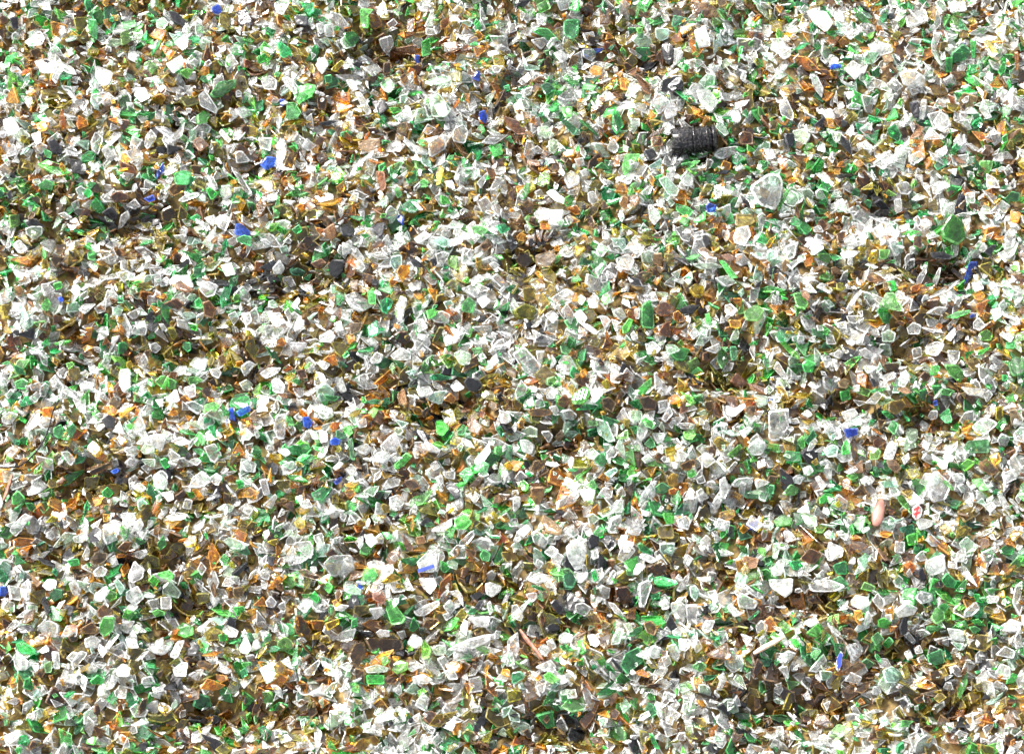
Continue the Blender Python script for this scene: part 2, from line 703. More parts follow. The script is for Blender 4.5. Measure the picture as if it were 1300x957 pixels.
b 90,650 115,600 175,600 160,640 110,665
w 285,620 300,580 318,590 305,650
c 10,690 45,645 85,680 40,705
g 890,655 920,640 940,670 910,690 890,680
y 780,700 800,665 838,670 835,730 790,735
g 30,720 60,700 90,730 75,760 35,755
p 90,730 165,725 160,790 130,830 95,790
g 700,755 760,705 810,740 770,770
w 640,830 665,760 720,700 740,705 690,780 650,835
l 280,735 315,712 355,720 320,760
g 370,730 410,700 438,740 400,760
t 340,750 430,750 420,800 370,810
w 1110,720 1130,690 1200,680 1225,705 1180,725 1125,732
g 830,760 850,755 860,800 840,840 825,800
c 510,830 530,800 570,800 560,866 510,866
c 880,790 905,740 930,760 920,800
c 930,760 960,740 1000,790 950,815
w 1050,700 1080,680 1105,740 1080,800 1055,790
w 0,780 40,780 40,830 10,866 0,850
a 1105,760 1130,750 1175,775 1150,800
t 600,680 655,660 640,680 590,690
k 540,150 560,100 580,110 560,160
c 930,690 970,670 985,710 945,720
c 0,60 60,20 150,120 120,190 60,150
#975 434
g 55,0 85,0 140,55 120,75
c 25,130 55,95 110,190 80,190
l 270,90 310,70 330,110 295,140
t 230,20 270,60 260,120 235,120
g 170,110 200,85 240,105 225,155 180,150
t 555,50 570,0 620,0 630,60 590,90
c 730,30 780,20 785,70 740,90
c 800,25 860,0 905,15 860,75 820,70
w 905,40 970,45 965,90 930,130 915,90
g 885,110 960,110 1000,160 975,210 920,170
b 570,110 660,105 665,150 600,150
G 1220,120 1250,80 1300,85 1300,165 1240,180
g 1205,10 1260,0 1250,40 1200,35
p 350,210 385,185 420,200 400,240 360,235
g 360,250 410,240 420,290 370,300
c 560,180 640,150 650,185 600,205
w 670,160 700,140 725,180 695,215 670,200
c 20,310 40,260 75,270 50,310
w 975,230 1040,235 1110,240 1085,275 1020,275
c 1090,270 1120,240 1145,270 1110,310
g 870,240 910,230 950,245 920,270 880,265
p 650,240 690,220 740,260 700,265
c 495,310 560,250 590,270 550,320
o 610,300 680,290 700,320 650,370 605,350
c 0,350 105,335 105,430 55,500 20,505 0,490
c 100,395 150,385 165,410 130,420
w 150,385 200,345 230,375 190,400
y 165,405 205,395 235,405 200,425
w 370,360 440,335 460,370 400,420
l 275,460 320,410 340,455
u 380,440 455,438 455,470 400,490
t 420,400 470,370 480,420 440,430
g 605,440 630,395 665,420 640,475
g 570,360 600,350 640,385 610,395
g 870,375 925,332 940,405 905,415
c 970,400 1000,350 1050,340 1050,400 1010,430
l 1030,430 1100,378 1170,415 1100,475 1060,465
c 815,370 830,340 865,340 865,380 830,390
o 1150,330 1190,320 1195,400 1155,395
p 1225,345 1260,340 1285,400 1235,430
t 695,450 760,455 760,500 725,540 700,500
p 760,525 790,475 798,490 775,540
c 1240,470 1280,430 1300,440 1300,520 1250,500
c 1165,490 1185,458 1230,480 1210,530 1175,525
g 990,540 1010,500 1120,490 1120,560 1020,560
t 280,545 330,515 360,530 350,580 300,585
g 368,540 390,495 415,520 415,570 370,575
g 515,560 560,540 575,560 560,600 515,600
w 580,600 610,505 660,520 630,600
p 595,600 640,595 680,640 650,670 610,640
l 675,590 710,565 718,600 690,630
c 770,590 800,560 850,600 830,625
n 550,640 575,600 595,648
c 490,610 520,595 530,640 500,672
p 430,640 480,595 485,660 450,670
w 175,640 215,622 235,655 205,680 180,660
g 70,770 110,720 155,745 140,775 90,782
c 115,690 150,670 185,690 150,715
w 335,575 415,540 430,600 370,612
b 525,500 560,480 600,500 570,535 530,535
a 780,620 810,610 822,635 800,645
o 700,650 760,640 780,680 730,700
w 880,590 900,560 945,590 930,615
y 1120,580 1170,560 1185,600 1150,635
g 970,630 1010,590 1060,610 1000,660
b 1070,610 1110,590 1175,650 1140,680 1070,640
w 1180,670 1250,640 1270,690 1210,720
g 1030,700 1080,695 1125,755 1080,760
w 795,740 850,645 930,720 900,800 830,815
g 895,700 940,745 930,760 880,710
c 925,670 990,665 1005,700 940,700
c 955,730 985,715 1010,745 980,770
w 465,700 500,680 525,700 480,725
t 555,710 650,700 665,740 580,740
g 255,800 290,765 335,775 290,820 260,825
c 305,835 345,765 400,810 385,866 340,850
y 335,820 355,800 370,830 350,840
c 235,690 260,680 300,730 275,760
c 610,745 650,740 670,780 620,790
o 670,760 710,740 740,760 710,790
G 915,810 950,800 985,815 960,850 930,845
w 150,855 200,820 215,866 150,866
b 245,690 270,650 300,700 280,730
g 390,680 440,660 460,690 420,705
k 20,866 60,800 100,866
y 215,610 245,590 255,620 235,630
w 120,680 180,680 160,720 130,712
c 1130,870 1100,830 1140,810 1165,840
o 755,270 740,290 775,340 785,330
u 835,300 855,290 862,320 840,325
#0 651
n 450,110 490,68 520,90 510,145 460,150
w 515,75 560,85 600,130 540,160 520,130
w 630,40 650,0 690,0 685,40 650,85
w 680,50 715,25 730,60 705,110 680,75
c 845,20 900,0 960,10 940,35 870,45
c 965,90 1020,40 1050,30 1040,70 985,110
g 795,150 830,105 845,160 810,190
t 1135,140 1170,118 1250,150 1250,185 1180,185
o 930,160 965,115 1005,120 1000,160 950,175
b 590,180 630,140 675,145 640,200
c 650,205 740,180 755,195 720,235
w 540,240 585,210 605,260 570,280
c 645,330 680,240 730,290 725,330 670,360
g 335,235 400,225 410,260 360,268
b 455,245 480,200 550,205 545,235 490,270
l 470,300 510,265 550,290 530,325 480,325
u 0,370 30,370 38,400 30,420 0,420
c 105,370 145,330 160,365 150,440 110,435
c 215,370 250,335 290,340 285,375 245,400
w 350,360 385,340 418,395 400,435 370,410
p 145,300 175,320 215,355 190,380
c 300,370 335,285 355,290 340,365
t 575,345 600,330 640,380 610,420
w 475,420 540,370 560,400 520,455 485,450
w 640,400 700,365 735,430 690,470 640,440
t 815,380 860,330 918,400 900,430 820,410
g 800,305 850,290 885,320 870,340 815,325
g 750,340 770,310 810,340 790,370
c 740,440 800,430 810,480 770,490
c 815,430 870,425 870,490 815,490
o 1000,405 1070,400 1065,450 1010,465
w 1065,440 1075,390 1120,435 1090,480
p 1180,375 1235,370 1240,400 1205,440 1180,410
c 1125,370 1150,320 1200,350 1170,370
k 1165,315 1250,245 1255,265 1200,320
g 1110,240 1135,210 1165,235 1130,270
w 80,530 130,490 165,485 130,530
t 505,560 530,520 588,518 580,590 530,625 510,610
G 510,560 530,522 588,520 578,590 535,625 508,600
b 400,590 470,550 500,600 490,615 410,615
b 490,500 520,465 580,495 550,530 500,530
c 200,570 250,540 305,560 295,630 225,620
c 310,625 340,570 395,570 390,630
c 30,590 80,535 110,560 50,605
n 75,595 110,570 160,570 180,600 120,615
g 620,530 640,480 700,500 660,545
c 610,590 620,550 690,545 650,610
w 425,640 470,618 515,650 490,690 430,685
w 635,640 690,640 705,685 650,690
g 900,590 930,558 985,580 985,620 940,638 900,620
t 1050,540 1100,530 1160,540 1120,580
o 1040,610 1085,570 1140,600 1125,640 1060,650
w 1000,590 1080,530 1095,545 1010,605
c 1125,600 1150,565 1215,600 1200,635 1145,630
k 950,670 990,650 1020,680 1000,730 950,725
w 745,690 800,660 870,680 830,720 780,710
w 790,650 830,630 830,690 790,690
c 860,730 900,650 940,645 900,740
t 1215,690 1250,610 1280,680 1255,715 1220,710
g 80,660 120,650 185,690 180,715 100,710
w 65,730 90,700 165,770 130,800 80,800
g 225,760 265,745 265,805 230,810
w 260,700 300,700 305,790 270,790
c 195,700 240,668 255,700 210,715
c 360,760 410,700 450,710 400,770 370,800
y 400,800 460,760 440,800 400,815
w 420,800 480,745 500,800 450,820
g 455,850 490,815 530,840 520,866 460,866
w 600,790 630,765 670,790 660,830 600,830
g 735,755 790,765 790,790 750,785
b 1010,745 1060,745 1085,770 1070,795 1010,785
w 880,790 930,755 960,760 950,830 890,825
c 1090,800 1100,745 1180,800 1160,820
w 950,820 985,800 1010,820 1000,850
g 1215,800 1250,780 1260,820 1230,840
c 710,866 720,835 770,820 790,866
w 130,0 170,20 120,70 60,70
k 185,230 210,230 285,260 280,280 220,265
w 20,60 80,40 130,60 70,80
c 375,120 420,100 445,120 420,150 380,145
k 205,440 230,420 260,500 240,530
a 1200,455 1250,450 1225,485
g 1175,480 1240,470 1240,500 1205,530
t 675,570 720,565 700,620
c 530,690 590,600 610,620 560,690
#325 651
y 195,45 220,20 250,30 255,65 230,82 205,70
c 130,60 170,40 200,80 160,100
c 190,150 280,140 300,180 285,235 240,210
l 285,120 335,100 348,165 320,190
w 255,10 330,10 355,0 320,20
c 375,80 415,55 420,100 395,115
l 385,130 430,115 425,150 390,155
o 245,170 0,0
l 335,260 380,215 485,210 500,285 385,325
w 550,110 590,105 620,145 585,180 560,150
g 640,100 680,98 690,125 665,138
p 660,240 690,190 740,195 730,240 690,270
l 680,225 710,205 725,230 700,250
p 810,120 850,110 865,150 820,155
c 900,80 995,30 1000,70 940,100 890,100
n 820,65 860,20 900,50 880,70
g 1005,30 1060,5 1100,50 1060,85 1010,80
c 1030,140 1100,80 1110,110 1070,160 1030,165
b 1060,175 1120,190 1110,225 1070,215
g 1130,215 1150,180 1190,200 1180,245 1145,240
c 810,260 880,190 915,220 910,290 830,290
c 830,330 905,330 920,370 890,415 850,380
g 935,235 995,270 960,305 935,290
l 565,255 600,240 655,250 650,290 580,290
w 720,265 735,235 745,290 735,300
o 630,345 690,300 745,330 650,355
p 590,410 640,390 665,430 650,465 595,440
w 655,365 682,362 680,425 662,430
c 480,300 0,0
g 545,310 590,280 620,310 600,350 550,345
t 445,385 490,360 545,400 530,420 460,410
u 510,345 530,340 545,385 525,390
p 400,410 425,385 440,410 410,455
g 345,380 370,345 395,370 375,410
c 210,480 245,430 298,450 250,515
c 45,450 75,415 108,450 90,480 55,475
w 110,460 150,440 155,490 130,505
c 15,245 60,200 50,265
n 60,220 95,220 90,270 60,265
b 105,260 130,220 155,250 130,275
w 85,280 130,275 135,300 90,300
l 15,300 40,275 75,310 65,340 30,330
b 215,290 250,280 340,325 320,340 240,320
c 0,480 50,540 50,580 0,570
a 270,540 350,540 330,590 290,590
y 345,560 420,530 420,560 360,600
b 190,520 225,515 280,600 260,635 195,610
g 665,440 690,430 765,530 750,560 690,565 665,490
g 480,540 510,525 515,575 480,580
w 570,480 640,470 660,500 610,540
o 490,510 500,470 575,470 570,510 520,530
w 395,490 430,460 480,470 440,500
w 1160,360 1190,350 1250,375 1240,400 1200,430 1165,415
c 965,400 1030,390 1050,420 1055,480 1020,430
c 945,470 985,430 1015,480 980,520
w 800,500 850,470 930,440 935,460 860,520 815,520
G 775,590 800,515 835,570 800,600
b 840,570 860,530 920,530 935,550 880,590
k 1080,425 1130,400 1150,425 1110,460
k 1110,480 1135,440 1160,450 1140,500
c 1170,460 1190,440 1205,500 1185,520
k 1230,500 1275,405 1300,410 1260,500
w 1075,525 1195,520 1180,580 1120,575
w 1035,590 1060,540 1080,560 1070,630
l 395,635 440,600 515,580 495,640 430,650
k 520,585 590,590 600,620 540,615
w 610,605 635,588 685,595 680,625 630,630
w 710,600 750,588 760,625 735,640
b 425,655 520,640 520,730 430,700
b 465,730 500,660 550,650 565,700 520,780 480,760
b 545,630 740,640 750,690 640,720 580,700
g 690,770 730,745 780,760 770,800 720,820 695,800
g 630,730 660,720 680,750 650,780
t 545,790 610,770 680,790 660,810 560,815
g 845,680 855,645 895,690 880,740 850,745
t 895,690 920,665 970,670 960,720 910,720
w 770,660 800,605 850,640 850,680 800,690
w 970,690 1080,640 1200,610 1190,650 1100,690 1010,700
c 240,800 315,740 330,750 290,820 250,825
c 330,745 390,770 380,800 340,780
g 105,650 150,620 185,650 180,690 110,700
b 305,670 340,660 370,690 350,720
o 90,780 120,750 155,775 140,820 100,815
w 200,640 235,625 260,650 215,675
a 960,770 1010,750 1055,775 1030,810 985,815
w 955,800 1000,780 1030,840 980,845
c 420,780 470,755 500,770 480,810
c 410,866 390,800 430,790 440,820
g 555,820 650,820 650,866 560,866
w 790,830 850,815 900,845 870,866 800,866
g 940,640 985,650 1030,655 1000,690
o 755,430 800,420 820,450 780,470
l 1130,450 1165,440 1190,490 1150,500
g 370,500 380,460 395,470 390,520
t 780,20 0,0
y 785,70 800,10 808,60 795,100
#650 651
p 145,50 160,12 200,30 260,85 245,120 180,100
c 95,100 125,82 190,140 165,175 110,150
w 20,100 75,60 100,85 60,125
w 270,170 330,130 380,190 360,280 320,292 280,230
l 165,200 205,160 245,190 210,230
k 375,140 400,108 440,120 435,165 390,185
c 475,100 500,20 550,0 540,100
g 755,0 820,0 820,50 780,60
o 735,75 820,70 825,135 740,130
w 575,90 640,55 660,80 640,120 590,110
c 565,200 570,135 625,150 600,200
G 630,155 650,145 720,200 700,210 650,190
t 750,150 830,145 820,210 780,225 750,190
w 640,225 680,205 750,245 700,260
c 605,320 640,255 685,260 640,310
c 830,40 880,15 905,40 890,90 840,80
l 955,140 985,108 1010,130 1000,180 960,180
c 1185,60 1215,10 1245,30 1280,60 1240,95
a 1130,240 1165,230 1190,290 1150,305
p 1165,235 1190,222 1255,235 1245,280 1210,290
o 1020,260 1045,240 1070,250 1060,290 1030,290
o 370,210 380,200 400,280 375,280
c 400,190 440,180 445,225 415,240
g 560,250 635,215 635,260 600,305
g 715,330 760,322 840,345 845,360 790,372 730,365
c 638,360 685,335 705,370 670,480 645,480
w 475,350 510,285 530,300 500,360
c 305,300 390,300 380,330 340,362
g 400,290 420,280 438,335 415,350
G 255,315 290,300 325,340 310,385 265,380
l 130,225 165,250 140,285 115,260
o 150,280 190,240 225,265 180,305
c 75,340 120,310 160,310 180,345 120,360
b 520,370 590,365 605,440 570,460 525,430
g 710,410 760,395 755,430 715,440
t 900,370 930,362 955,400 930,450 905,420
c 755,430 780,410 805,440 800,490 765,495
l 800,460 850,440 890,470 880,570 830,540
w 880,460 945,460 935,560 890,570
c 835,390 880,320 905,300 900,340 860,400
c 65,410 125,400 130,430 95,460
g 125,430 155,388 182,400 160,450
c 0,470 30,460 60,520 50,550 0,530
n 190,455 220,430 270,480 240,520
l 320,460 360,450 408,480 370,525 320,500
c 485,450 520,460 585,535 570,545 520,510
b 580,540 590,490 628,475 628,545
b 665,560 705,548 740,580 720,630 680,610
c 810,600 850,575 900,600 870,630 820,625
c 845,640 905,640 905,680 880,705 850,690
w 960,590 980,545 1030,550 1010,600 980,615
t 510,640 540,580 570,590 545,665 505,670
c 385,620 420,615 455,660 430,685 400,670
c 238,625 270,605 315,620 310,660 245,665
w 175,650 205,630 228,680 190,700
w 130,690 160,665 200,690 170,735
w 690,690 715,668 758,680 755,730 720,740 690,720
l 790,670 830,655 865,720 840,755 795,710
c 755,730 800,715 810,760 780,785
g 905,780 955,745 995,775 960,810
b 985,720 1095,655 1110,700 1130,750 1030,740
c 1110,665 1175,775 1120,810 1070,760
c 1235,570 1265,540 1300,570 1290,620 1245,610
c 1175,390 1200,375 1275,425 1250,440
l 1140,430 1160,400 1250,450 1230,490 1150,480
G 1195,540 1250,490 1260,500 1210,545
w 1090,480 1110,460 1170,520 1130,530
g 160,820 190,800 245,840 210,866 170,850
G 520,840 550,808 600,850 560,866 520,866
g 425,740 460,720 480,750 460,790
k 165,580 200,555 245,580 240,600 180,610
c 1165,610 1230,630 1200,680 1180,650
c 920,645 950,640 970,680 930,715
w 1040,830 1075,808 1090,850 1060,866
t 1130,350 1160,300 1200,320 1180,380
b 1175,380 1200,350 1240,330 1230,350
g 1195,310 1270,300 1240,340 1200,345
w 895,260 915,250 0,0
t 560,560 600,555 620,600 590,610
o 380,520 430,495 470,560 420,560
G 0,810 50,800 70,830 20,866 0,866
w 200,740 230,780 160,800 120,780
n 510,730 560,790 545,795 500,740
g 330,650 360,640 380,700 350,720
p 320,400 345,390 355,420 325,440
o 1090,... 0,0
c 1010,420 1035,395 1045,440 1025,470
#975 651
g 30,40 75,10 130,30 120,65 50,75
G 130,0 170,0 180,50 145,65
w 750,45 780,25 850,40 830,70 770,92
g 415,60 435,50 445,110 415,105
a 415,125 440,105 480,125 430,135
a 560,105 590,92 635,105 605,130 570,125
c 300,180 310,145 388,180 380,220 320,248 298,240
c 805,140 815,90 888,165 830,168
c 640,140 695,145 692,205 640,200
g 700,110 755,95 760,155 710,165
c 740,225 780,190 808,240 770,250
w 800,240 900,200 905,290 830,320 800,280
t 970,150 1010,115 1070,170 1040,200 980,180
c 1075,200 1160,160 1140,240 1100,290
c 925,215 940,200 1000,215 990,250 935,245
G 1170,190 1200,165 1250,180 1245,215 1180,210
o 950,90 1000,60 1035,80 1000,120 950,130
y 1225,110 1250,85 1300,95 1245,150
b 150,240 210,175 280,210 230,265
w 10,290 60,235 90,240 70,320 25,325
g 100,240 150,240 180,270 130,295
g 325,265 400,235 405,310 350,310
t 445,240 490,215 525,220 480,310
b 405,210 420,155 440,180 420,230
w 5,335 130,330 125,400 90,430 15,380
p 545,180 565,180 610,235 590,245
w 700,305 720,278 738,315 715,328
a 680,260 720,235 755,270 720,320 690,300
n 755,290 780,270 800,335 775,350
c 630,345 660,310 688,335 650,375
g 875,335 905,295 960,345 945,378 900,370
g 490,345 550,370 540,400 470,385
l 200,350 300,330 400,370 340,400 220,400
w 420,450 445,415 510,425 520,465 480,490 430,475
w 475,560 505,485 530,540 500,570
c 530,440 560,400 600,450 580,500
a 590,500 610,478 640,470 635,550
c 740,430 765,395 830,410 830,450 770,465
g 555,540 590,525 628,550 600,585 560,575
k 660,580 680,520 710,530 700,610 670,620
w 640,500 700,450 760,480 740,510 660,530
c 985,500 1050,445 1068,480 1030,520 985,525
g 820,540 850,480 890,500 900,540 850,570
G 860,470 900,450 920,470 890,510
g 950,470 965,450 985,480 970,500
o 1085,500 1100,470 1140,490 1140,520
c 1235,460 1250,370 1290,340 1280,420 1260,470
w 1095,440 1120,415 1180,425 1170,450 1120,460
g 185,610 250,555 290,600 240,630
g 225,640 290,610 310,630 280,665
a 60,490 100,480 108,510 75,520
c 690,620 710,595 755,650 735,665
c 745,600 790,590 830,620 780,630
l 740,690 770,668 790,710 750,720
w 690,710 720,690 740,730 710,750
w 180,560 240,525 260,555 210,580
g 520,630 560,600 590,640 545,675
g 585,650 620,615 650,640 610,680
g 800,720 880,690 895,760 850,775 810,760
G 885,680 930,720 930,745 895,740
b 1040,600 0,0
l 1150,720 1200,670 1255,700 1245,740
g 470,750 500,730 542,760 510,790
t 575,800 620,778 680,820 650,866 590,866
o 665,800 700,755 720,830 690,850
w 50,730 100,695 145,710 90,770
c 390,680 420,660 470,710 425,755
w 200,800 280,705 300,750 250,805
t 255,790 330,800 310,840 270,850
b 380,820 450,750 500,780 430,820
w 385,850 420,800 480,830 460,866
c 50,780 100,770 105,845
y 195,660 215,655 225,700 195,710
w 905,580 985,590 1000,650 930,640
t 925,650 1000,660 975,700
c 1245,640 1280,560 1290,680 1255,690
w 1180,570 1240,540 1300,560 1260,600 1190,600
g 1015,580 1050,570 1080,590 1040,610
k 1140,600 1210,650 1205,665 1150,620
c 1050,840 1110,790 1140,800 1120,850
w 1140,830 1180,760 1230,780 1230,850
g 215,720 240,690 275,700 240,750
k 1140,840 1130,800 1090,770
n 185,825 230,840 220,866 190,850
w 0,0 40,0 20,40 0,40
c 80,90 110,90 170,130 90,150
l 400,0 445,0 440,45 405,50
o 870,75 900,55 940,90 900,120
g 330,260 300,250 0,0
a 305,420 0,0
"""
import bpy, math, random, re
import numpy as np
from mathutils import Vector, Matrix
R = random.Random(7); NR = np.random.RandomState(11)
U = 0.0005            # one photograph pixel at the centre of the heap is half a millimetre
S = bpy.context.scene; COL = S.collection
W, H = 1300.0, 957.0
TILT = math.radians(24); DIST = 3200.0      # in units of U
# ---------------------------------------------------------------- camera
cam_d = bpy.data.cameras.new('camera'); cam = bpy.data.objects.new('camera', cam_d); COL.objects.link(cam)
cam_d.sensor_width = 36; cam_d.lens = 36 * DIST / W
cam_d.clip_start = 0.01; cam_d.clip_end = 60
CP = np.array([0, -math.sin(TILT) * DIST, math.cos(TILT) * DIST])
FW = -CP / DIST; RT = np.array([1., 0, 0]); UP = np.cross(RT, FW)
cam.location = Vector(CP * U); cam.rotation_euler = (TILT, 0, 0)
S.camera = cam
def ray(u, v):
    d = FW * DIST + RT * (u - W / 2) + UP * (H / 2 - v)
    return d / np.linalg.norm(d)
def hit(u, v, p, n):
    d = ray(u, v); t = np.dot(p - CP, n) / np.dot(d, n); return CP + d * t
def to_px(P):
    q = np.asarray(P) - CP; z = q @ FW
    return W / 2 + (q @ RT) / z * DIST, H / 2 - (q @ UP) / z * DIST
# ---------------------------------------------------------------- materials
def new_mat(name):
    m = bpy.data.materials.new(name); m.use_nodes = True; m.node_tree.nodes.clear(); return m, m.node_tree.nodes, m.node_tree.links
def glass_material(name):
    m, N, L = new_mat(name)
    at = N.new('ShaderNodeAttribute'); at.attribute_name = 'tint'
    tc = N.new('ShaderNodeNewGeometry')
    nz = N.new('ShaderNodeTexNoise'); nz.inputs['Scale'].default_value = 420; nz.inputs['Detail'].default_value = 3
    L.new(tc.outputs['Position'], nz.inputs['Vector'])
    nz2 = N.new('ShaderNodeTexNoise'); nz2.inputs['Scale'].default_value = 130; nz2.inputs['Detail'].default_value = 2; nz2.inputs['Distortion'].default_value = 1.2
    L.new(tc.outputs['Position'], nz2.inputs['Vector'])
    bp = N.new('ShaderNodeBump'); bp.inputs['Strength'].default_value = 0.6; bp.inputs['Distance'].default_value = 0.0012
    L.new(nz2.outputs['Fac'], bp.inputs['Height'])
    # milky share: attribute alpha x speckle
    mr = N.new('ShaderNodeMapRange'); mr.inputs[1].default_value = .38; mr.inputs[2].default_value = .68
    mr.inputs[3].default_value = .45; mr.inputs[4].default_value = 1.6
    L.new(nz.outputs['Fac'], mr.inputs[0])
    mu = N.new('ShaderNodeMath'); mu.operation = 'MULTIPLY'; mu.use_clamp = True
    L.new(at.outputs['Alpha'], mu.inputs[0]); L.new(mr.outputs[0], mu.inputs[1])
    gm = N.new('ShaderNodeGamma'); L.new(at.outputs['Color'], gm.inputs[0])
    th = N.new('ShaderNodeMapRange'); th.inputs[1].default_value = .35; th.inputs[2].default_value = .68; th.inputs[3].default_value = .22; th.inputs[4].default_value = 1.0
    L.new(nz2.outputs['Fac'], th.inputs[0]); L.new(th.outputs[0], gm.inputs[1])
    tr = N.new('ShaderNodeBsdfTransparent'); L.new(gm.outputs[0], tr.inputs[0])
    rf = N.new('ShaderNodeBsdfRefraction'); rf.inputs['IOR'].default_value = 1.35; rf.inputs['Roughness'].default_value = .05
    L.new(gm.outputs[0], rf.inputs['Color']); L.new(bp.outputs[0], rf.inputs['Normal'])
    mx0 = N.new('ShaderNodeMixShader'); mx0.inputs[0].default_value = REFR
    L.new(tr.outputs[0], mx0.inputs[1]); L.new(rf.outputs[0], mx0.inputs[2])
    # milky scatter colour: pale version of the tint
    wm = N.new('ShaderNodeMix'); wm.data_type = 'RGBA'; wm.inputs[0].default_value = .02
    L.new(at.outputs['Color'], wm.inputs[6]); wm.inputs[7].default_value = (.9, .92, .92, 1)
    df = N.new('ShaderNodeBsdfDiffuse'); L.new(wm.outputs[2], df.inputs[0]); L.new(bp.outputs[0], df.inputs['Normal'])
    tl = N.new('ShaderNodeBsdfTranslucent'); L.new(wm.outputs[2], tl.inputs[0])
    md = N.new('ShaderNodeMixShader'); md.inputs[0].default_value = .62
    L.new(df.outputs[0], md.inputs[1]); L.new(tl.outputs[0], md.inputs[2])
    mx = N.new('ShaderNodeMixShader'); L.new(mu.outputs[0], mx.inputs[0]); L.new(mx0.outputs[0], mx.inputs[1]); L.new(md.outputs[0], mx.inputs[2])
    gl = N.new('ShaderNodeBsdfGlossy'); gl.inputs['Roughness'].default_value = .2; L.new(bp.outputs[0], gl.inputs['Normal'])
    fr = N.new('ShaderNodeFresnel'); fr.inputs['IOR'].default_value = 1.41; L.new(bp.outputs[0], fr.inputs['Normal'])
    mf = N.new('ShaderNodeMixShader'); L.new(fr.outputs[0], mf.inputs[0]); L.new(mx.outputs[0], mf.inputs[1]); L.new(gl.outputs[0], mf.inputs[2])
    o = N.new('ShaderNodeOutputMaterial'); L.new(mf.outputs[0], o.inputs[0])
    return m
def plain_material(name, c1, c2, rough, scale=200, bump=.4, spec=.5):
    m, N, L = new_mat(name)
    p = N.new('ShaderNodeBsdfPrincipled'); g = N.new('ShaderNodeNewGeometry')
    nz = N.new('ShaderNodeTexNoise'); nz.inputs['Scale'].default_value = scale; nz.inputs['Detail'].default_value = 6
    L.new(g.outputs['Position'], nz.inputs['Vector'])
    cr = N.new('ShaderNodeValToRGB'); cr.color_ramp.elements[0].color = (*c1, 1); cr.color_ramp.elements[1].color = (*c2, 1)
    cr.color_ramp.elements[0].position = .35; cr.color_ramp.elements[1].position = .65
    L.new(nz.outputs['Fac'], cr.inputs[0]); L.new(cr.outputs[0], p.inputs['Base Color'])
    p.inputs['Roughness'].default_value = rough; p.inputs['Specular IOR Level'].default_value = spec
    bp = N.new('ShaderNodeBump'); bp.inputs['Strength'].default_value = bump; bp.inputs['Distance'].default_value = .001
    L.new(nz.outputs['Fac'], bp.inputs['Height']); L.new(bp.outputs[0], p.inputs['Normal'])
    o = N.new('ShaderNodeOutputMaterial'); L.new(p.outputs[0], o.inputs[0]); return m
REFR = 0.08
GLASS = glass_material('broken_glass')
M_BED = plain_material('fine_glass_sand', (.025, .014, .003), (.15, .095, .022), .8, 260)
M_BLACK = plain_material('black_bottle_glass', (.0008, .0008, .001), (.006, .006, .007), .15, 700, .2, .22)
_r = [n for n in M_BLACK.node_tree.nodes if n.type == 'VALTORGB'][0].color_ramp
_e = _r.elements.new(.70); _e.color = (.006, .006, .006, 1); _r.elements[-1].position = .80; _r.elements[-1].color = (.05, .045, .04, 1)
_r.elements[1].position = .5; _r.elements[1].color = (.004, .004, .005, 1)
M_WOOD = plain_material('splintered_wood', (.34, .2, .12), (.62, .45, .33), .8, 350)
M_WIRE = plain_material('dark_wire', (.0015, .0015, .002), (.006, .005, .005), .5, 400, .2, .2)
M_TWIG = plain_material('brown_stalk', (.06, .02, .012), (.2, .08, .04), .6, 400)
M_WPRINT = plain_material('white_print', (.72, .74, .74), (.85, .86, .86), .5, 400, .1)
M_PINK = plain_material('pink_glass', (.10, .04, .028), (.22, .11, .085), .14, 160, .1)
M_RED = plain_material('red_print', (.22, .003, .004), (.32, .01, .01), .5, 400, .1)
M_BPRINT = plain_material('blue_print', (.004, .015, .22), (.01, .03, .32), .4, 400, .1)
# colour code: kind, word, transmitted tint, milky share
CODE = {
 'c': ('clear', 'clear', (.96, .98, .95), .065), 'w': ('white', 'frosted white', (.94, .97, .94), .2),
 't': ('aqua', 'pale aqua', (.66, .92, .74), .12), 'l': ('clear', 'smoky clear', (.93, .95, .92), .085),
 'g': ('green', 'bright green', (.15, .66, .17), .095), 'G': ('green', 'deep green', (.045, .40, .11), .075),
 'a': ('brown', 'amber', (.76, .36, .015), .075), 'b': ('brown', 'dark brown', (.23, .105, .008), .05),
 'p': ('brown', 'dull reddish brown', (.33, .18, .07), .2),
 'o': ('olive', 'olive', (.38, .30, .016), .06), 'y': ('olive', 'yellow', (.66, .50, .02), .08),
 'k': ('dark', 'black', (.008, .008, .01), .4), 'n': ('dark', 'slate grey', (.025, .026, .036), .24),
 'u': ('blue', 'cobalt blue', (.008, .05, .55), .2)}
KN = {'clear': 'clear_glass_shard', 'white': 'frosted_glass_shard', 'aqua': 'aqua_glass_shard', 'green': 'green_glass_shard',
      'brown': 'brown_glass_shard', 'olive': 'olive_glass_shard', 'dark': 'dark_glass_shard', 'blue': 'blue_glass_shard'}
KGROUP = {k: 'broken %s shards in the glass heap' % v.replace('_shard', '').replace('_', ' ') for k, v in KN.items()}
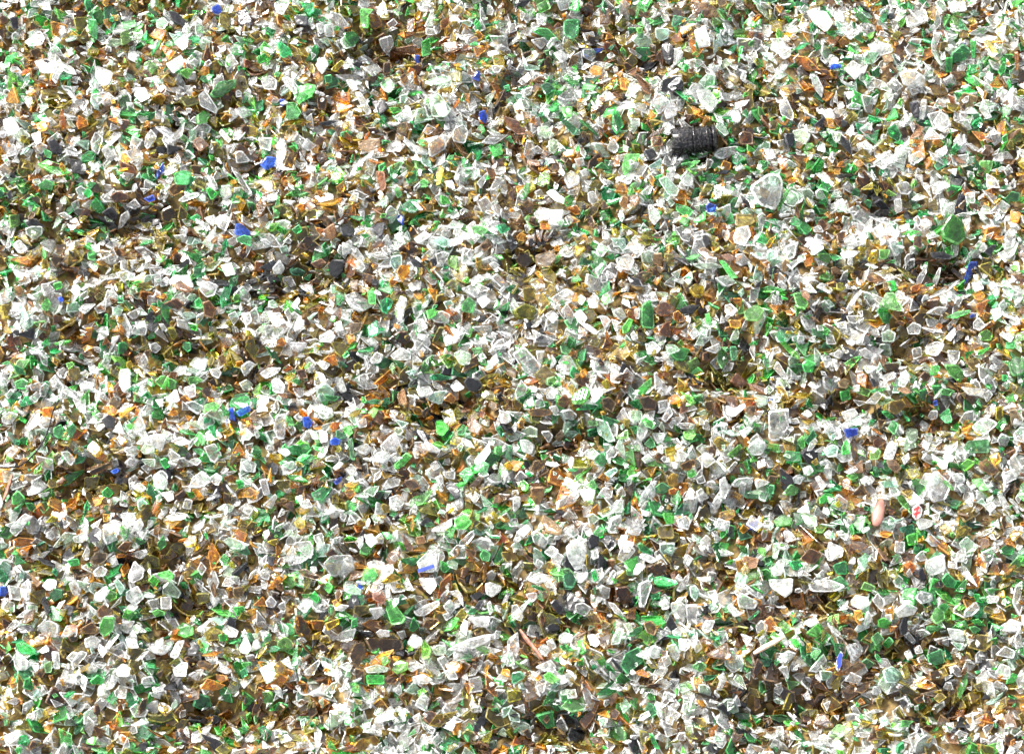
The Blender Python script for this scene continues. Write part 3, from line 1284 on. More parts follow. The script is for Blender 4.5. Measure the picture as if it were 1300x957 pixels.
# ---------------------------------------------------------------- trace
ROWS = {0: 0, 217: 217, 434: 434, 651: 651}
traced = []
ox = oy = 0
for ln in TRACE.strip().splitlines():
    ln = ln.strip()
    if ln[0] == '#':
        a, b = ln[1:].split(); ox, oy = int(a), int(b); continue
    c, *pp = ln.split()
    pts = []
    for q in pp:
        if ',' not in q or '.' in q: continue
        x, y = q.split(',')
        pts.append((ox + float(x) / 4, oy + float(y) / 4))
    if len(pts) < 3: continue
    if '0,0' in pp and max(abs(p[0] - ox) + abs(p[1] - oy) for p in pts) > 22: continue
    A = .5 * sum(pts[i][0] * pts[(i + 1) % len(pts)][1] - pts[(i + 1) % len(pts)][0] * pts[i][1] for i in range(len(pts)))
    if abs(A) < 12 or abs(A) > 1500: continue
    if A > 0: pts = pts[::-1]          # counter-clockwise once v points up
    traced.append((c, pts, abs(A)))
# ---------------------------------------------------------------- relief of the heap
CELL = 2.0; GX0, GY0 = -860., -720.; NX, NY = 860, 720
def blur(a, k):
    for ax in (0, 1):
        for _ in range(3):
            a = (np.roll(a, k, ax) + a + np.roll(a, -k, ax)) / 3
    return a
def noise(step, amp):
    g = NR.rand(NY // step + 3, NX // step + 3) * 2 - 1
    yi = np.arange(NY) / step; xi = np.arange(NX) / step
    y0 = yi.astype(int); x0 = xi.astype(int); fy = (yi - y0)[:, None]; fx = (xi - x0)[None, :]
    fy = fy * fy * (3 - 2 * fy); fx = fx * fx * (3 - 2 * fx)
    a = g[y0][:, x0]; b = g[y0][:, x0 + 1]; c = g[y0 + 1][:, x0]; d = g[y0 + 1][:, x0 + 1]
    return amp * ((a * (1 - fx) + b * fx) * (1 - fy) + (c * (1 - fx) + d * fx) * fy)
HG = noise(60, 14) + noise(26, 9) + noise(12, 5)
YY, XX = np.mgrid[0:NY, 0:NX]
WX = GX0 + (XX + .5) * CELL; WY = GY0 + (YY + .5) * CELL
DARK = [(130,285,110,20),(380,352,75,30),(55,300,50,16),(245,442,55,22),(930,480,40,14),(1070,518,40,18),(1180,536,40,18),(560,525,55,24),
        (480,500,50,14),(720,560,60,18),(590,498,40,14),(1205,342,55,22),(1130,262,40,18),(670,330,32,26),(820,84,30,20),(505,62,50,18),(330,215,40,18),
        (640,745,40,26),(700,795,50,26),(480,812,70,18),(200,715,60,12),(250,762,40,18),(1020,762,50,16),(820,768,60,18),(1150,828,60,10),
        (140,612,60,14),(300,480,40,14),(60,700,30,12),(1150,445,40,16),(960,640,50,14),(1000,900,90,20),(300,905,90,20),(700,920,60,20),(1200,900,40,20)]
LIGHT = [(560,150,42,34),(1150,100,48,28),(890,60,40,30),(1110,190,30,30),(60,400,60,28),(262,300,32,20),(490,330,60,30),(590,300,50,28),(950,345,70,34),
         (630,432,40,24),(770,335,40,20),(30,700,50,24),(130,690,50,20),(730,700,25,25),(605,805,60,24),(1150,772,32,24),(1070,552,60,18),(1190,622,30,24),
         (350,420,60,20),(1130,300,40,20),(200,560,40,20),(400,700,40,20),(870,580,40,18),(990,250,30,24),(120,870,60,25),(500,900,70,25),(880,890,60,25),(1120,930,60,25)]
GU, GV = to_px(np.stack([WX, WY, WX * 0], -1))
darkf = np.zeros_like(HG); lightf = np.zeros_like(HG)
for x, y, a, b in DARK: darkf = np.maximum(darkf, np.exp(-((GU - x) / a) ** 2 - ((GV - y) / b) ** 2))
for x, y, a, b in LIGHT: lightf = np.maximum(lightf, np.exp(-((GU - x) / a) ** 2 - ((GV - y) / b) ** 2))
HG += -40 * darkf + 9 * lightf
PG = noise(34, 1) + noise(14, .6); PB = noise(38, 1) + noise(16, .6); PC = noise(30, 1) + noise(12, .5)
HG0 = blur(HG, 2).copy()
TOP = HG0.copy(); IDG = np.full((NY, NX), -1, int)
# ---------------------------------------------------------------- shard geometry
def rounded(poly, r=.2, jit=.05):
    out = []; n = len(poly)
    for i in range(n):
        a, b, c = poly[i - 1], poly[i], poly[(i + 1) % n]
        out.append((b[0] + (a[0] - b[0]) * r, b[1] + (a[1] - b[1]) * r)); out.append((b[0] + (c[0] - b[0]) * r, b[1] + (c[1] - b[1]) * r))
    return out
def shard_geo(poly, th, col, milk, curve=0., chunk=False):
    """poly: outline in the shard's own plane (counter-clockwise). returns verts, faces, rgba per face"""
    n = len(poly); P = np.array(poly); c = P.mean(0); D = P - c
    size = math.sqrt(max(1e-6, abs(np.cross(D, np.roll(D, -1, 0)).sum()) / 2))
    rl = np.linalg.norm(D, axis=1, keepdims=True) + 1e-6
    inset = min(.4, (.05 + .06 * R.random()) + 1.5 / size)
    sh = np.array([R.uniform(-.1, .1), R.uniform(-.1, .1)]) * size
    bot = c + D * (1 - inset * R.uniform(.2, 1.6)) + sh
    mid = P; top = c + D * (1 - inset) - sh * .25
    ph = R.uniform(0, 6.28); dx, dy = math.cos(ph), math.sin(ph)
    def z(q): t = ((q - c) @ np.array([dx, dy])) / size; return curve * size * t * t
    zb = z(bot); zm = z(mid) + th * R.uniform(.45, .75); zt = z(top) + th
    if chunk:
        ax = R.uniform(0, 6.28); zt = zt - th * .45 * (1 + ((top - c) @ np.array([math.cos(ax), math.sin(ax)])) / size).clip(0, 2) * .6
    V = [*np.c_[bot, zb], *np.c_[mid, zm], *np.c_[top, zt]]
    F = [tuple(range(n))[::-1]]; fz = [.15]
    for i in range(n):
        j = (i + 1) % n
        F.append((i, j, n + j, n + i)); fz.append(.55)
        F.append((n + i, n + j, 2 * n + j, 2 * n + i)); fz.append(1.)
    if chunk:
        q = c + D[R.randrange(n)] * R.uniform(0, .45)
        V.append(np.array([q[0], q[1], th * R.uniform(.85, 1.15)])); k = 3 * n
        for i in range(n):
            F.append((2 * n + i, 2 * n + (i + 1) % n, k)); fz.append(R.choice((0, 0, .1, .35)))
    else:
        F.append(tuple(range(2 * n, 3 * n))); fz.append(0.)
    rgba = []
    for f in fz:
        m = min(1, milk + (1 - milk) * f * .5)
        e = (.5 if min(col) > .5 else .07 if max(col) > .1 else .05) * f                                  # crushed edges are whiter
        rgba.append((col[0] + (.92 - col[0]) * e, col[1] + (.92 - col[1]) * e, col[2] + (.92 - col[2]) * e, m))
    return np.array(V), F, rgba
def vary(code):
    k, w, t, m = CODE[code]
    g = R.uniform(.7, 1.3) if min(t) < .5 else R.uniform(.88, 1.03); out = []
    for ch in t: out.append(min(.96, max(.004, ch * g * R.uniform(.85, 1.15) if min(t) < .5 else ch * g)))
    if code == 'u': q = R.uniform(.5, 2.6); out = [t[0] * q, t[1] * q * 1.5, min(.9, t[2] * q ** .6)]
    if code in 'gG': out[0] = min(.9, out[0] * R.choice((.5, .8, 1, 1.3, 1.8))); out[2] = min(.9, out[2] * R.choice((.6, .9, 1.3)))
    if code == 't': out[0] = out[0] * R.uniform(.85, 1.2); out[2] = out[2] * R.uniform(.88, 1.08)
    return tuple(out), min(.95, m * R.uniform(.6, 1.4))
def link_mesh(name, V, F, rgba, mat, parent=None):
    me = bpy.data.meshes.new(name)
    me.from_pydata([tuple(v) for v in V], [], F)
    if rgba is not None:
        a = me.attributes.new('tint', 'FLOAT_COLOR', 'FACE'); a.data.foreach_set('color', np.asarray(rgba, 'f').ravel())
    me.materials.append(mat); me.update()
    o = bpy.data.objects.new(name, me); COL.objects.link(o)
    if parent is not None: o.parent = parent
    return o
def tag(o, label, cat=None, group=None, kind=None):
    if label: o['label'] = label
    if cat: o['category'] = cat
    if group: o['group'] = group
    if kind: o['kind'] = kind
# ---------------------------------------------------------------- deposition
def cellij(x, y): return int((x - GX0) / CELL), int((y - GY0) / CELL)
def local_fit(x, y, r):
    i, j = cellij(x, y); k = max(1, int(r / CELL))
    i0, i1, j0, j1 = max(0, i - k), min(NX, i + k + 1), max(0, j - k), min(NY, j + k + 1)
    s = TOP[j0:j1, i0:i1]
    if s.size < 4: return 0., 0., 0.
    gx = (s[:, -1].mean() - s[:, 0].mean()) / ((i1 - i0 - 1) * CELL + 1e-6)
    gy = (s[-1].mean() - s[0].mean()) / ((j1 - j0 - 1) * CELL + 1e-6)
    return float(s.mean()), gx, gy
def basis(n):
    n = n / np.linalg.norm(n); a = np.cross(np.array([0., 1, 0]), n)
    a /= np.linalg.norm(a); return a, np.cross(n, a), n
def stamp(x, y, z, n, r, th, idx):
    i, j = cellij(x, y); k = max(1, int(round(r / CELL)))
    i0, i1, j0, j1 = max(0, i - k), min(NX, i + k + 1), max(0, j - k), min(NY, j + k + 1)
    if i1 <= i0 or j1 <= j0: return
    X = WX[j0:j1, i0:i1] - x; Y = WY[j0:j1, i0:i1] - y
    ok = X * X + Y * Y < r * r + 1
    zz = z - (n[0] * X + n[1] * Y) / n[2] + th
    s = TOP[j0:j1, i0:i1]; up = ok & (zz > s - 1)
    s[up] = np.maximum(zz, s)[up]; IDG[j0:j1, i0:i1][up] = idx
SH = []      # every shard: dict(V world, F, rgba, code, c (px), area, poly)
def add_shard(V, F, rgba, code, cen, n, poly2, r, th, kindsrc):
    a, b, nn = basis(n); w = np.array(cen) + V[:, :1] * a + V[:, 1:2] * b + V[:, 2:3] * nn
    SH.append([w, F, rgba, code, cen, poly2, kindsrc]); stamp(cen[0], cen[1], cen[2], nn, r, th, len(SH) - 1)
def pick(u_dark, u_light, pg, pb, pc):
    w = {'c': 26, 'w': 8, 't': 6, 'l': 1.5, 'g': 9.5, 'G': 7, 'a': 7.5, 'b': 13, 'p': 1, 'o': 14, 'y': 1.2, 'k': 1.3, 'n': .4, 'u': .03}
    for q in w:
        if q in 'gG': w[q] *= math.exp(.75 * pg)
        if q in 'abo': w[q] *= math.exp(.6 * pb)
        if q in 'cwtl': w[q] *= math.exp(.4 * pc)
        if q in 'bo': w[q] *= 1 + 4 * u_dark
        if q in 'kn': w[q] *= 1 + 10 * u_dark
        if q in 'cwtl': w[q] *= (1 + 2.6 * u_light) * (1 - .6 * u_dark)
    t = R.random() * sum(w.values())
    for q, v in w.items():
        t -= v
        if t <= 0: return q
    return 'c'
def rand_poly(r):
    n = R.choice((3, 3, 4, 4, 4, 5, 5)); asp = R.choice((1, 1.2, 1.5, 1.9, 2.8)); ph = R.uniform(0, 6.28)
    an = sorted((i + R.uniform(-.33, .33)) / n * 2 * math.pi for i in range(n))
    ca, sa = math.cos(ph), math.sin(ph); out = []
    for t in an:
        q = r * R.uniform(.7, 1.35); x, y = q * math.cos(t) * math.sqrt(asp), q * math.sin(t) / math.sqrt(asp)
        out.append((x * ca - y * sa, x * sa + y * ca))
    return out
def filler(x, y, r, tilt, edge=.16, src='f'):
    zc, gx, gy = local_fit(x, y, r)
    i, j = cellij(x, y); i = min(NX - 1, max(0, i)); j = min(NY - 1, max(0, j))
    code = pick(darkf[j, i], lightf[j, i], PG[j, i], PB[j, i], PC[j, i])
    n = np.array([-gx * .7 + R.gauss(0, tilt), -gy * .7 + R.gauss(0, tilt), 1.])
    if R.random() < edge:                      # a plate standing on its edge among the others
        t = R.uniform(0, 6.28); q = R.uniform(.8, 1.7); n = np.array([math.cos(t) * .7 * q, math.sin(t) * q - .3, .8])
    n /= np.linalg.norm(n)
    col, milk = vary(code); th = min(r * .7, R.uniform(2.2, 4.5))
    if src == 'f' and r > 5: po = rounded(rand_poly(r), .07)
    else: po = rand_poly(r)
    V, F, rgba = shard_geo(po, th, col, milk, R.uniform(-.05, .12), R.random() < .3)
    add_shard(V, F, rgba, code, (x, y, zc + R.uniform(-.5, 2)), n, None, r, th * n[2], src)
def scatter(step, rmin, rmax, tilt, edge, src, keep=None, lim=1.0, pw=1.3):
    pts = []
    nx = int(2 * 845 * lim / step); ny = int(2 * 705 * lim / step)
    for a in range(nx):
        for b in range(ny):
            pts.append((-845 * lim + (a + R.random()) * step, -705 * lim + (b + R.random()) * step))
    R.shuffle(pts)
    for x, y in pts:
        if keep is not None and not keep(x, y): continue
        r = rmin + (rmax - rmin) * R.random() ** pw
        filler(x, y, r, tilt, edge, src)
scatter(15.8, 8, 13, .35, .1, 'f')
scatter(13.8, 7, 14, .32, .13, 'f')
# the traced shards lie on top, largest first so that small ones stay in view
covered = np.zeros((NY, NX), bool)
def in_poly(poly, x, y):
    c = np.zeros(x.shape, bool); n = len(poly)
    for i in range(n):
        x1, y1 = poly[i]; x2, y2 = poly[(i + 1) % n]
        if y1 == y2: continue
        c ^= ((y1 > y) != (y2 > y)) & (x < (x2 - x1) * (y - y1) / (y2 - y1) + x1)
    return c
traced.sort(key=lambda t: -t[2] * (0.6 + .8 * R.random()))
for code, pts, area in traced:
    cu = sum(p[0] for p in pts) / len(pts); cv = sum(p[1] for p in pts) / len(pts)
    r = math.sqrt(area / math.pi)
    zc = 0.
    for _ in range(4):
        p = hit(cu, cv, np.array([0, 0, zc]), np.array([0, 0, 1.])); zc, gx, gy = local_fit(p[0], p[1], r * .9)
    th = min(max(2.2, r * .5), R.uniform(3., 5.5))
    cen = np.array([p[0], p[1], zc + 1.0])
    n = np.array([-gx * .5 + R.gauss(0, .26), -gy * .5 + R.gauss(-.12, .26), 1.]); n /= np.linalg.norm(n)
    if code == 'u' or area > 620: n = np.array([.12, -.3, 1.]); n /= np.linalg.norm(n)
    a, b, n = basis(n)
    jp = [(x + R.uniform(-.35, .35), y + R.uniform(-.35, .35)) for x, y in pts]
    loc = []
    for x, y in rounded(jp, R.uniform(.07, .15)):
        q = hit(x, y, cen, n) - cen; loc.append((float(q @ a), float(q @ b)))
    col, milk = vary(code)
    V, F, rgba = shard_geo(loc, th, col, milk, R.uniform(0, .13), R.random() < .3)
    # footprint
    wp = np.array([cen + q[0] * a + q[1] * b for q in loc])
    i0, j0 = cellij(wp[:, 0].min(), wp[:, 1].min()); i1, j1 = cellij(wp[:, 0].max(), wp[:, 1].max())
    i0, j0, i1, j1 = max(0, i0), max(0, j0), min(NX, i1 + 1), min(NY, j1 + 1)
    sub = in_poly([(q[0], q[1]) for q in wp], WX[j0:j1, i0:i1], WY[j0:j1, i0:i1])
    zz = cen[2] - (n[0] * (WX[j0:j1, i0:i1] - cen[0]) + n[1] * (WY[j0:j1, i0:i1] - cen[1])) / n[2]
    s = TOP[j0:j1, i0:i1]
    # lift so that it rests on what is under it
    if sub.any():
        lift = float(np.percentile((s - zz)[sub], 88)); lift = max(0, min(lift, 22)) + 1; cen = cen + n * lift; zz = zz + lift / n[2]
        # keep its place in the picture: pull back along the view ray
        d = ray(cu, cv); cen = cen - np.array([d[0], d[1], 0]) / abs(d[2]) * 0.0
        s[sub] = np.maximum(s, zz + th)[sub]; covered[j0:j1, i0:i1] |= sub; IDG[j0:j1, i0:i1][sub] = len(SH)
    k = np.linalg.norm(cen - CP)
    off = np.array(to_px(cen)) - np.array([cu, cv]); cen = cen - RT * off[0] + np.cross(n, RT) * 0 + np.array([0, 1., 0]) * off[1] / math.cos(TILT) * 1.0
    w = cen + V[:, :1] * a + V[:, 1:2] * b + V[:, 2:3] * n
    SH.append([w, F, rgba, code, cen, pts, 't'])
# chips between the traced shards
def free(x, y):
    i, j = cellij(x, y)
    return 0 <= i < NX and 0 <= j < NY and not covered[j, i]
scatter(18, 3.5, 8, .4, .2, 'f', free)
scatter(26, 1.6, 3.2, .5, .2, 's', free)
# ---------------------------------------------------------------- visible area of each shard, top 300 of a kind become things
cnt = np.bincount(IDG[(IDG >= 0) & (GU > 6) & (GU < W - 6) & (GV > 6) & (GV < H - 6)], minlength=len(SH))
def poly_area(p): return abs(.5 * sum(p[i][0] * p[(i + 1) % len(p)][1] - p[(i + 1) % len(p)][0] * p[i][1] for i in range(len(p))))
tt = [k for k, s in enumerate(SH) if s[6] == 't']
print('TRACED', len(tt), 'visible>half', sum(cnt[k] * 4 > .5 * abs(sum(p[0] * q[1] - q[0] * p[1] for p, q in zip(SH[k][5], SH[k][5][1:] + SH[k][5][:1]))) / 2 for k in tt))
bykind = {}
for k, s in enumerate(SH):
    vis = cnt[k] * CELL * CELL
    bykind.setdefault(CODE[s[3]][0], []).append((vis + (60 if s[6] == 't' and vis > 16 else 0), k))
LAND = [((880, 178), 'black bottle neck'), ((50, 570), 'thin dark wire'), ((1230, 345), 'long blue strip'), ((341, 209), 'big blue chunk'),
        ((307, 297), 'blue-and-green pair'), ((307, 521), 'bright blue splinters'), ((902, 262), 'round blue chip'), ((986, 537), 'lower big plate'),
        ((970, 245), 'upper big plate'), ((1209, 295), 'big green chunk'), ((741, 505), 'white-striped green shard'), ((540, 722), 'short blue bar'),
        ((671, 818), 'brown stalk'), ((1163, 648), 'red-marked shard'), ((970, 822), 'wooden splinter'), ((1060, 85), 'pale blue oval'), ((427, 345), 'black triangular plate'),
        ((562, 143), 'glaring white shard'), ((5, 750), 'blue chip at left edge'), ((505, 795), 'wide brown plate')]
DIRS = ['right of', 'below right of', 'below', 'below left of', 'left of', 'above left of', 'above', 'above right of']
used = set()
def describe(code, u, v, V, npt, vis):
    P = np.array(to_px(V)).T; P = P - P.mean(0); ev = np.sqrt(np.maximum(1e-6, np.linalg.eigvalsh(P.T @ P / len(P))))
    asp = ev[1] / ev[0]
    shape = 'sliver' if asp > 2.3 else {3: 'triangle', 4: 'four-sided chip', 5: 'five-sided chip'}.get(npt, 'chip')
    if asp > 1.7 and shape != 'sliver': shape = 'long ' + shape
    size = 'large' if vis > 330 else 'mid-sized' if vis > 150 else 'small' if vis > 60 else 'tiny'
    best = min(LAND, key=lambda l: (l[0][0] - u) ** 2 + (l[0][1] - v) ** 2)
    du, dv = u - best[0][0], v - best[0][1]
    d = DIRS[int(((math.degrees(math.atan2(dv, du)) + 22.5) % 360) // 45)]
    dist = math.hypot(du, dv)
    near = 'just ' if dist < 35 else ''
    w = '%s %s %s' % (size, CODE[code][1], shape); c = []
    if 9 <= dist < 90: c.append('%s %s%s the %s' % (w, near, d, best[1]))
    c += ['%s %s the %s, %d%% across %d%% down' % (w, d, best[1], round(u / W * 100), round(v / H * 100)),
          '%s, %.1f%% across and %.1f%% down' % (w, u / W * 100, v / H * 100),
          '%s, %.2f%% across and %.2f%% down' % (w, u / W * 100, v / H * 100)]
    for lab in c:
        if lab not in used and len(re.findall(r'\w+', lab)) <= 16: break
    used.add(lab); return lab
rest = {}
SPECIAL_ZONES = [(880, 180, 30, 18)]
for kind, lst in bykind.items():
    lst.sort(reverse=True)
    for rank, (vis, k) in enumerate(lst):
        w, F, rgba, code, cen, poly, src = SH[k]
        u, v = to_px(w.mean(0))
        inside = 4 < u < W - 4 and 4 < v < H - 4
        if rank < 300 and vis >= 14 and inside:
            nm = KN[kind]; C0 = np.array(cen)
            o = link_mesh(nm, (w - C0) * U, F, rgba, GLASS); o.location = Vector(C0 * U)
            npt = len(poly) if poly else len([1 for f in F if len(f) == 4]) // (4 if src == 'f' else 2)
            tag(o, describe(code, u, v, w, npt, vis), CODE[code][0] + ' glass shard', KGROUP[kind])
        else:
            rest.setdefault(kind, []).append(k)
for kind, ks in rest.items():
    Vs, Fs, Cs, b = [], [], [], 0
    for k in ks:
        w, F, rgba = SH[k][:3]
        Vs.append(w * U); Fs += [tuple(q + b for q in f) for f in F]; Cs += rgba; b += len(w)
    o = link_mesh('crushed_%s_glass' % kind, np.concatenate(Vs), Fs, Cs, GLASS)
    word = {'clear': 'clear', 'white': 'frosted white', 'aqua': 'pale aqua', 'green': 'green', 'brown': 'brown and amber', 'olive': 'olive and yellow', 'dark': 'black and slate grey', 'blue': 'blue'}[kind]
    tag(o, 'countless small crushed %s glass bits filling the heap between the larger shards' % word, 'crushed glass', None, 'stuff')
# ---------------------------------------------------------------- the bed: fine glass sand, one sheet that follows the relief
st = 6; gh = blur(HG0, 3)[::st, ::st]; gx = WX[::st, ::st]; gy = WY[::st, ::st]
ny, nx = gh.shape
V = [(gx[j, i] * U, gy[j, i] * U, (gh[j, i] - 3) * U) for j in range(ny) for i in range(nx)]
F = [(j * nx + i, j * nx + i + 1, (j + 1) * nx + i + 1, (j + 1) * nx + i) for j in range(ny - 1) for i in range(nx - 1)]
o = link_mesh('heap_ground', V, F, None, M_BED); tag(o, 'dark fine glass sand under the shards', 'ground', None, 'structure')
# ---------------------------------------------------------------- odd things in the heap
def ground_at(u, v, r=6):
    z = 0.
    for _ in range(4):
        p = hit(u, v, np.array([0, 0, z]), np.array([0, 0, 1.])); z = local_fit(p[0], p[1], r)[0]
    return np.array([p[0], p[1], z])
def top_at(u, v, r=3, q=90):
    g = ground_at(u, v, r); i, j = cellij(g[0], g[1]); k = max(1, int(r / CELL))
    return float(np.percentile(TOP[max(0, j - k):j + k + 1, max(0, i - k):i + k + 1], q))
def tube(path, rad, ns=8):
    V, F = [], []; path = [np.array(p, float) for p in path]; m = len(path)
    if not hasattr(rad, '__len__'): rad = [rad] * m
    for i, p in enumerate(path):
        t = path[min(m - 1, i + 1)] - path[max(0, i - 1)]; a, b, _ = basis_any(t)
        for k in range(ns):
            th = 2 * math.pi * k / ns; V.append(p + (a * math.cos(th) + b * math.sin(th)) * rad[i])
    for i in range(m - 1):
        for k in range(ns):
            F.append((i * ns + k, i * ns + (k + 1) % ns, (i + 1) * ns + (k + 1) % ns, (i + 1) * ns + k))
    F.append(tuple(range(ns))[::-1]); F.append(tuple(range((m - 1) * ns, m * ns))); return V, F
def basis_any(t):
    t = t / (np.linalg.norm(t) + 1e-9); up = np.array([0, 0, 1.]) if abs(t[2]) < .9 else np.array([1., 0, 0])
    a = np.cross(up, t); a /= np.linalg.norm(a); return a, np.cross(t, a), t
def spin(prof, ns=48, jag=None):
    """lathe a closed (x, r) outline round the x axis"""
    V, F = [], []; m = len(prof)
    for i, (x, r) in enumerate(prof):
        for k in range(ns):
            th = 2 * math.pi * k / ns; dx = jag[k] if (jag and i in JAGI) else 0
            V.append(((x + dx) * U, r * math.cos(th) * U, r * math.sin(th) * U))
    for i in range(m):
        for k in range(ns):
            F.append((i * ns + k, i * ns + (k + 1) % ns, ((i + 1) % m) * ns + (k + 1) % ns, ((i + 1) % m) * ns + k))
    return V, F
JAGI = ()
# bottle neck, lying on its side
g = ground_at(880, 180, 14)
nk = bpy.data.objects.new('bottle_neck', None); COL.objects.link(nk); nk.location = Vector((g + [0, 0, 4]) * U); nk.scale = (.93, 1, 1)
nk.rotation_euler = (.25, math.radians(-3), math.radians(5))
tag(nk, 'broken black glass bottle neck with raised rings, lying on its side upper right of centre', 'bottle neck')
JAGI = (0, 1, len([1]) * 0 + 13)
jag = [R.uniform(-3.5, 2.5) for _ in range(48)]
prof = [(-30, 17.5), (-29, 18.6), (-12, 18.4), (-4, 18), (-2.6, 17.2), (12, 16.8), (20, 16.4), (27, 16), (27, 12.5), (20, 12.2), (0, 13), (-20, 14.5), (-29, 15), (-30, 16)]
V, F = spin(prof, 48, jag); b_ = link_mesh('neck_body', V, F, None, M_BLACK, nk)
for x0, x1, r in ((-20, -18, 19.6), (-1.5, 2.2, 19.6), (9, 11, 18.6), (17, 21, 19.2)):
    V, F = spin([(x0, 15), (x0, r - 1), (x0 + .8, r), (x1 - .8, r), (x1, r - 1), (x1, 15)], 48); link_mesh('raised_ring', V, F, None, M_BLACK, nk)
V, F = spin([(26, 14), (26, 17.2), (27.5, 18.2), (31, 18), (32, 16.6), (31.6, 13.4), (28, 12)], 48); link_mesh('lip', V, F, None, M_BLACK, nk)
for o in nk.children:
    for p in o.data.polygons: p.use_smooth = True
# thin wire
wp = [(0, 593), (10, 593.5), (24, 592), (36, 584), (48, 571), (57, 556), (63, 540), (67, 522), (73, 511), (77, 505)]
pth = []
for i in range(len(wp) - 1):
    for t in (0, .5):
        u = wp[i][0] * (1 - t) + wp[i + 1][0] * t; v = wp[i][1] * (1 - t) + wp[i + 1][1] * t
        pth.append((u, v))
zt = np.array([top_at(u, v, 5, 95) for u, v in pth]); zt = np.array([zt[max(0, i - 2):i + 3].max() for i in range(len(zt))]) + 6
zt = np.array([zt[max(0, i - 2):i + 3].mean() for i in range(len(zt))])
pw = [hit(u, v, np.array([0, 0, z]), np.array([0, 0, 1.])) for (u, v), z in zip(pth, zt)]
C0 = pw[8]; V, F = tube([(p - C0) * U for p in pw], 1.05 * U); o = link_mesh('wire', V, F, None, M_WIRE); o.location = Vector(C0 * U)
tag(o, 'thin dark curved wire lying over the glass at the left edge', 'wire')
# stalks and splinters
def stick(name, a, b, r, mat, label, cat, flat=.5):
    ga, gb = ground_at(*a, 4), ground_at(*b, 4); ga[2] = top_at(*a, 5); gb[2] = top_at(*b, 5); zs = max(ga[2], gb[2], top_at((a[0] + b[0]) / 2, (a[1] + b[1]) / 2, 6)) + r * .6
    pa = hit(*a, np.array([0, 0, ga[2] * .3 + zs * .7]), np.array([0, 0, 1.])); pb = hit(*b, np.array([0, 0, gb[2] * .3 + zs * .7]), np.array([0, 0, 1.]))
    C0 = (pa + pb) / 2; n = 7; path = []
    for i in range(n):
        t = i / (n - 1); path.append((pa + (pb - pa) * t - C0 + np.array([R.uniform(-.4, .4), R.uniform(-.4, .4), R.uniform(-.3, .3)])) * U)
    V, F = tube(path, [r * U * q for q in (.55, .95, 1.1, 1, 1.05, .9, .4)], 6)
    o = link_mesh(name, V, F, None, mat); o.location = Vector(C0 * U); tag(o, label, cat); return o
stick('brown_stalk', (660, 799), (689, 837), 2.6, M_TWIG, 'reddish brown pointed stalk lying diagonally near the bottom centre', 'stalk')
stick('wood_splinter', (957, 829), (995, 808), 3.0, M_WOOD, 'pale tan wooden splinter with grain near the bottom right', 'splinter')
stick('brown_stalk', (5, 635), (16, 601), 2.4, M_TWIG, 'dark reddish brown stalk below the curved wire at the left edge', 'stalk')
stick('plant_stem', (424, 358), (436, 367), .8, M_WOOD, 'short thin pale brown stem just below the black triangular plate', 'stem')
stick('plant_stem', (344, 165), (353, 174), .6, M_WOOD, 'hair-thin pale stem left of the big blue chunk, upper left', 'stem')
# printed shards: a plate with raised print as its part
def plate(name, pts, code, label, cat, prints):
    cu = sum(p[0] for p in pts) / len(pts); cv = sum(p[1] for p in pts) / len(pts); g = ground_at(cu, cv, 7); g[2] = top_at(cu, cv, 9, 92) + 2
    off = hit(cu, cv, g, np.array([0, 0, 1.])); n = np.array([.05, -.2, 1.]); a, b, n = basis(n)
    A = sum(pts[i][0] * pts[(i + 1) % len(pts)][1] - pts[(i + 1) % len(pts)][0] * pts[i][1] for i in range(len(pts)))
    if A > 0: pts = pts[::-1]
    loc = []
    for x, y in rounded(pts, .15): q = hit(x, y, off, n) - off; loc.append((float(q @ a), float(q @ b)))
    col, milk = vary(code); V, F, rgba = shard_geo(loc, 3.2, col, milk, 0, False)
    w = V[:, :1] * a + V[:, 1:2] * b + V[:, 2:3] * n
    o = link_mesh(name, w * U, F, rgba, GLASS); o.location = Vector(off * U); tag(o, label, cat)
    for nm, mat, polys in prints:
        V, F = [], []
        for pl in polys:
            base = len(V); m = len(pl); q = []
            for x, y in pl:
                d = hit(x, y, off + n * 3.25, n) - off; q.append(d)
            if np.cross(q[1] - q[0], q[2] - q[1]) @ n < 0: q = q[::-1]
            V += [x * U for x in q] + [(x + n * .25) * U for x in q]
            F += [tuple(range(base, base + m))[::-1], tuple(range(base + m, base + 2 * m))] + [(base + i, base + (i + 1) % m, base + m + (i + 1) % m, base + m + i) for i in range(m)]
        link_mesh(nm, V, F, None, mat, o)
    return o
def bar(x0, y0, x1, y1, w):
    dx, dy = x1 - x0, y1 - y0; l = math.hypot(dx, dy); nx, ny = -dy / l * w / 2, dx / l * w / 2
    return [(x0 + nx, y0 + ny), (x1 + nx, y1 + ny), (x1 - nx, y1 - ny), (x0 - nx, y0 - ny)]
plate('printed_glass_shard', [(725, 504), (733, 496), (742, 490), (750, 497), (746, 508), (738, 514), (728, 511)], 'g',
      'green shard printed with four slanting white stripes, right of centre', 'printed shard',
      [('white_stripe', M_WPRINT, [bar(728, 508, 731, 499, 2.2)]), ('white_stripe', M_WPRINT, [bar(732.5, 508, 736, 495.5, 2.2)]),
       ('white_stripe', M_WPRINT, [bar(737, 507, 741, 493.5, 2.2)]), ('white_stripe', M_WPRINT, [bar(741.5, 506, 745.5, 495, 2.0)])])
plate('printed_glass_shard', [(1158, 644), (1165, 640), (1171, 646), (1169, 656), (1162, 661), (1157, 654)], 'w',
      'white chip with small red printed marks, lower right', 'printed shard',
      [('red_mark', M_RED, [bar(1160, 647, 1167, 644, 2.4), bar(1160, 653, 1168, 650, 2.4), bar(1165.5, 642.5, 1162.5, 657, 2.2)])])
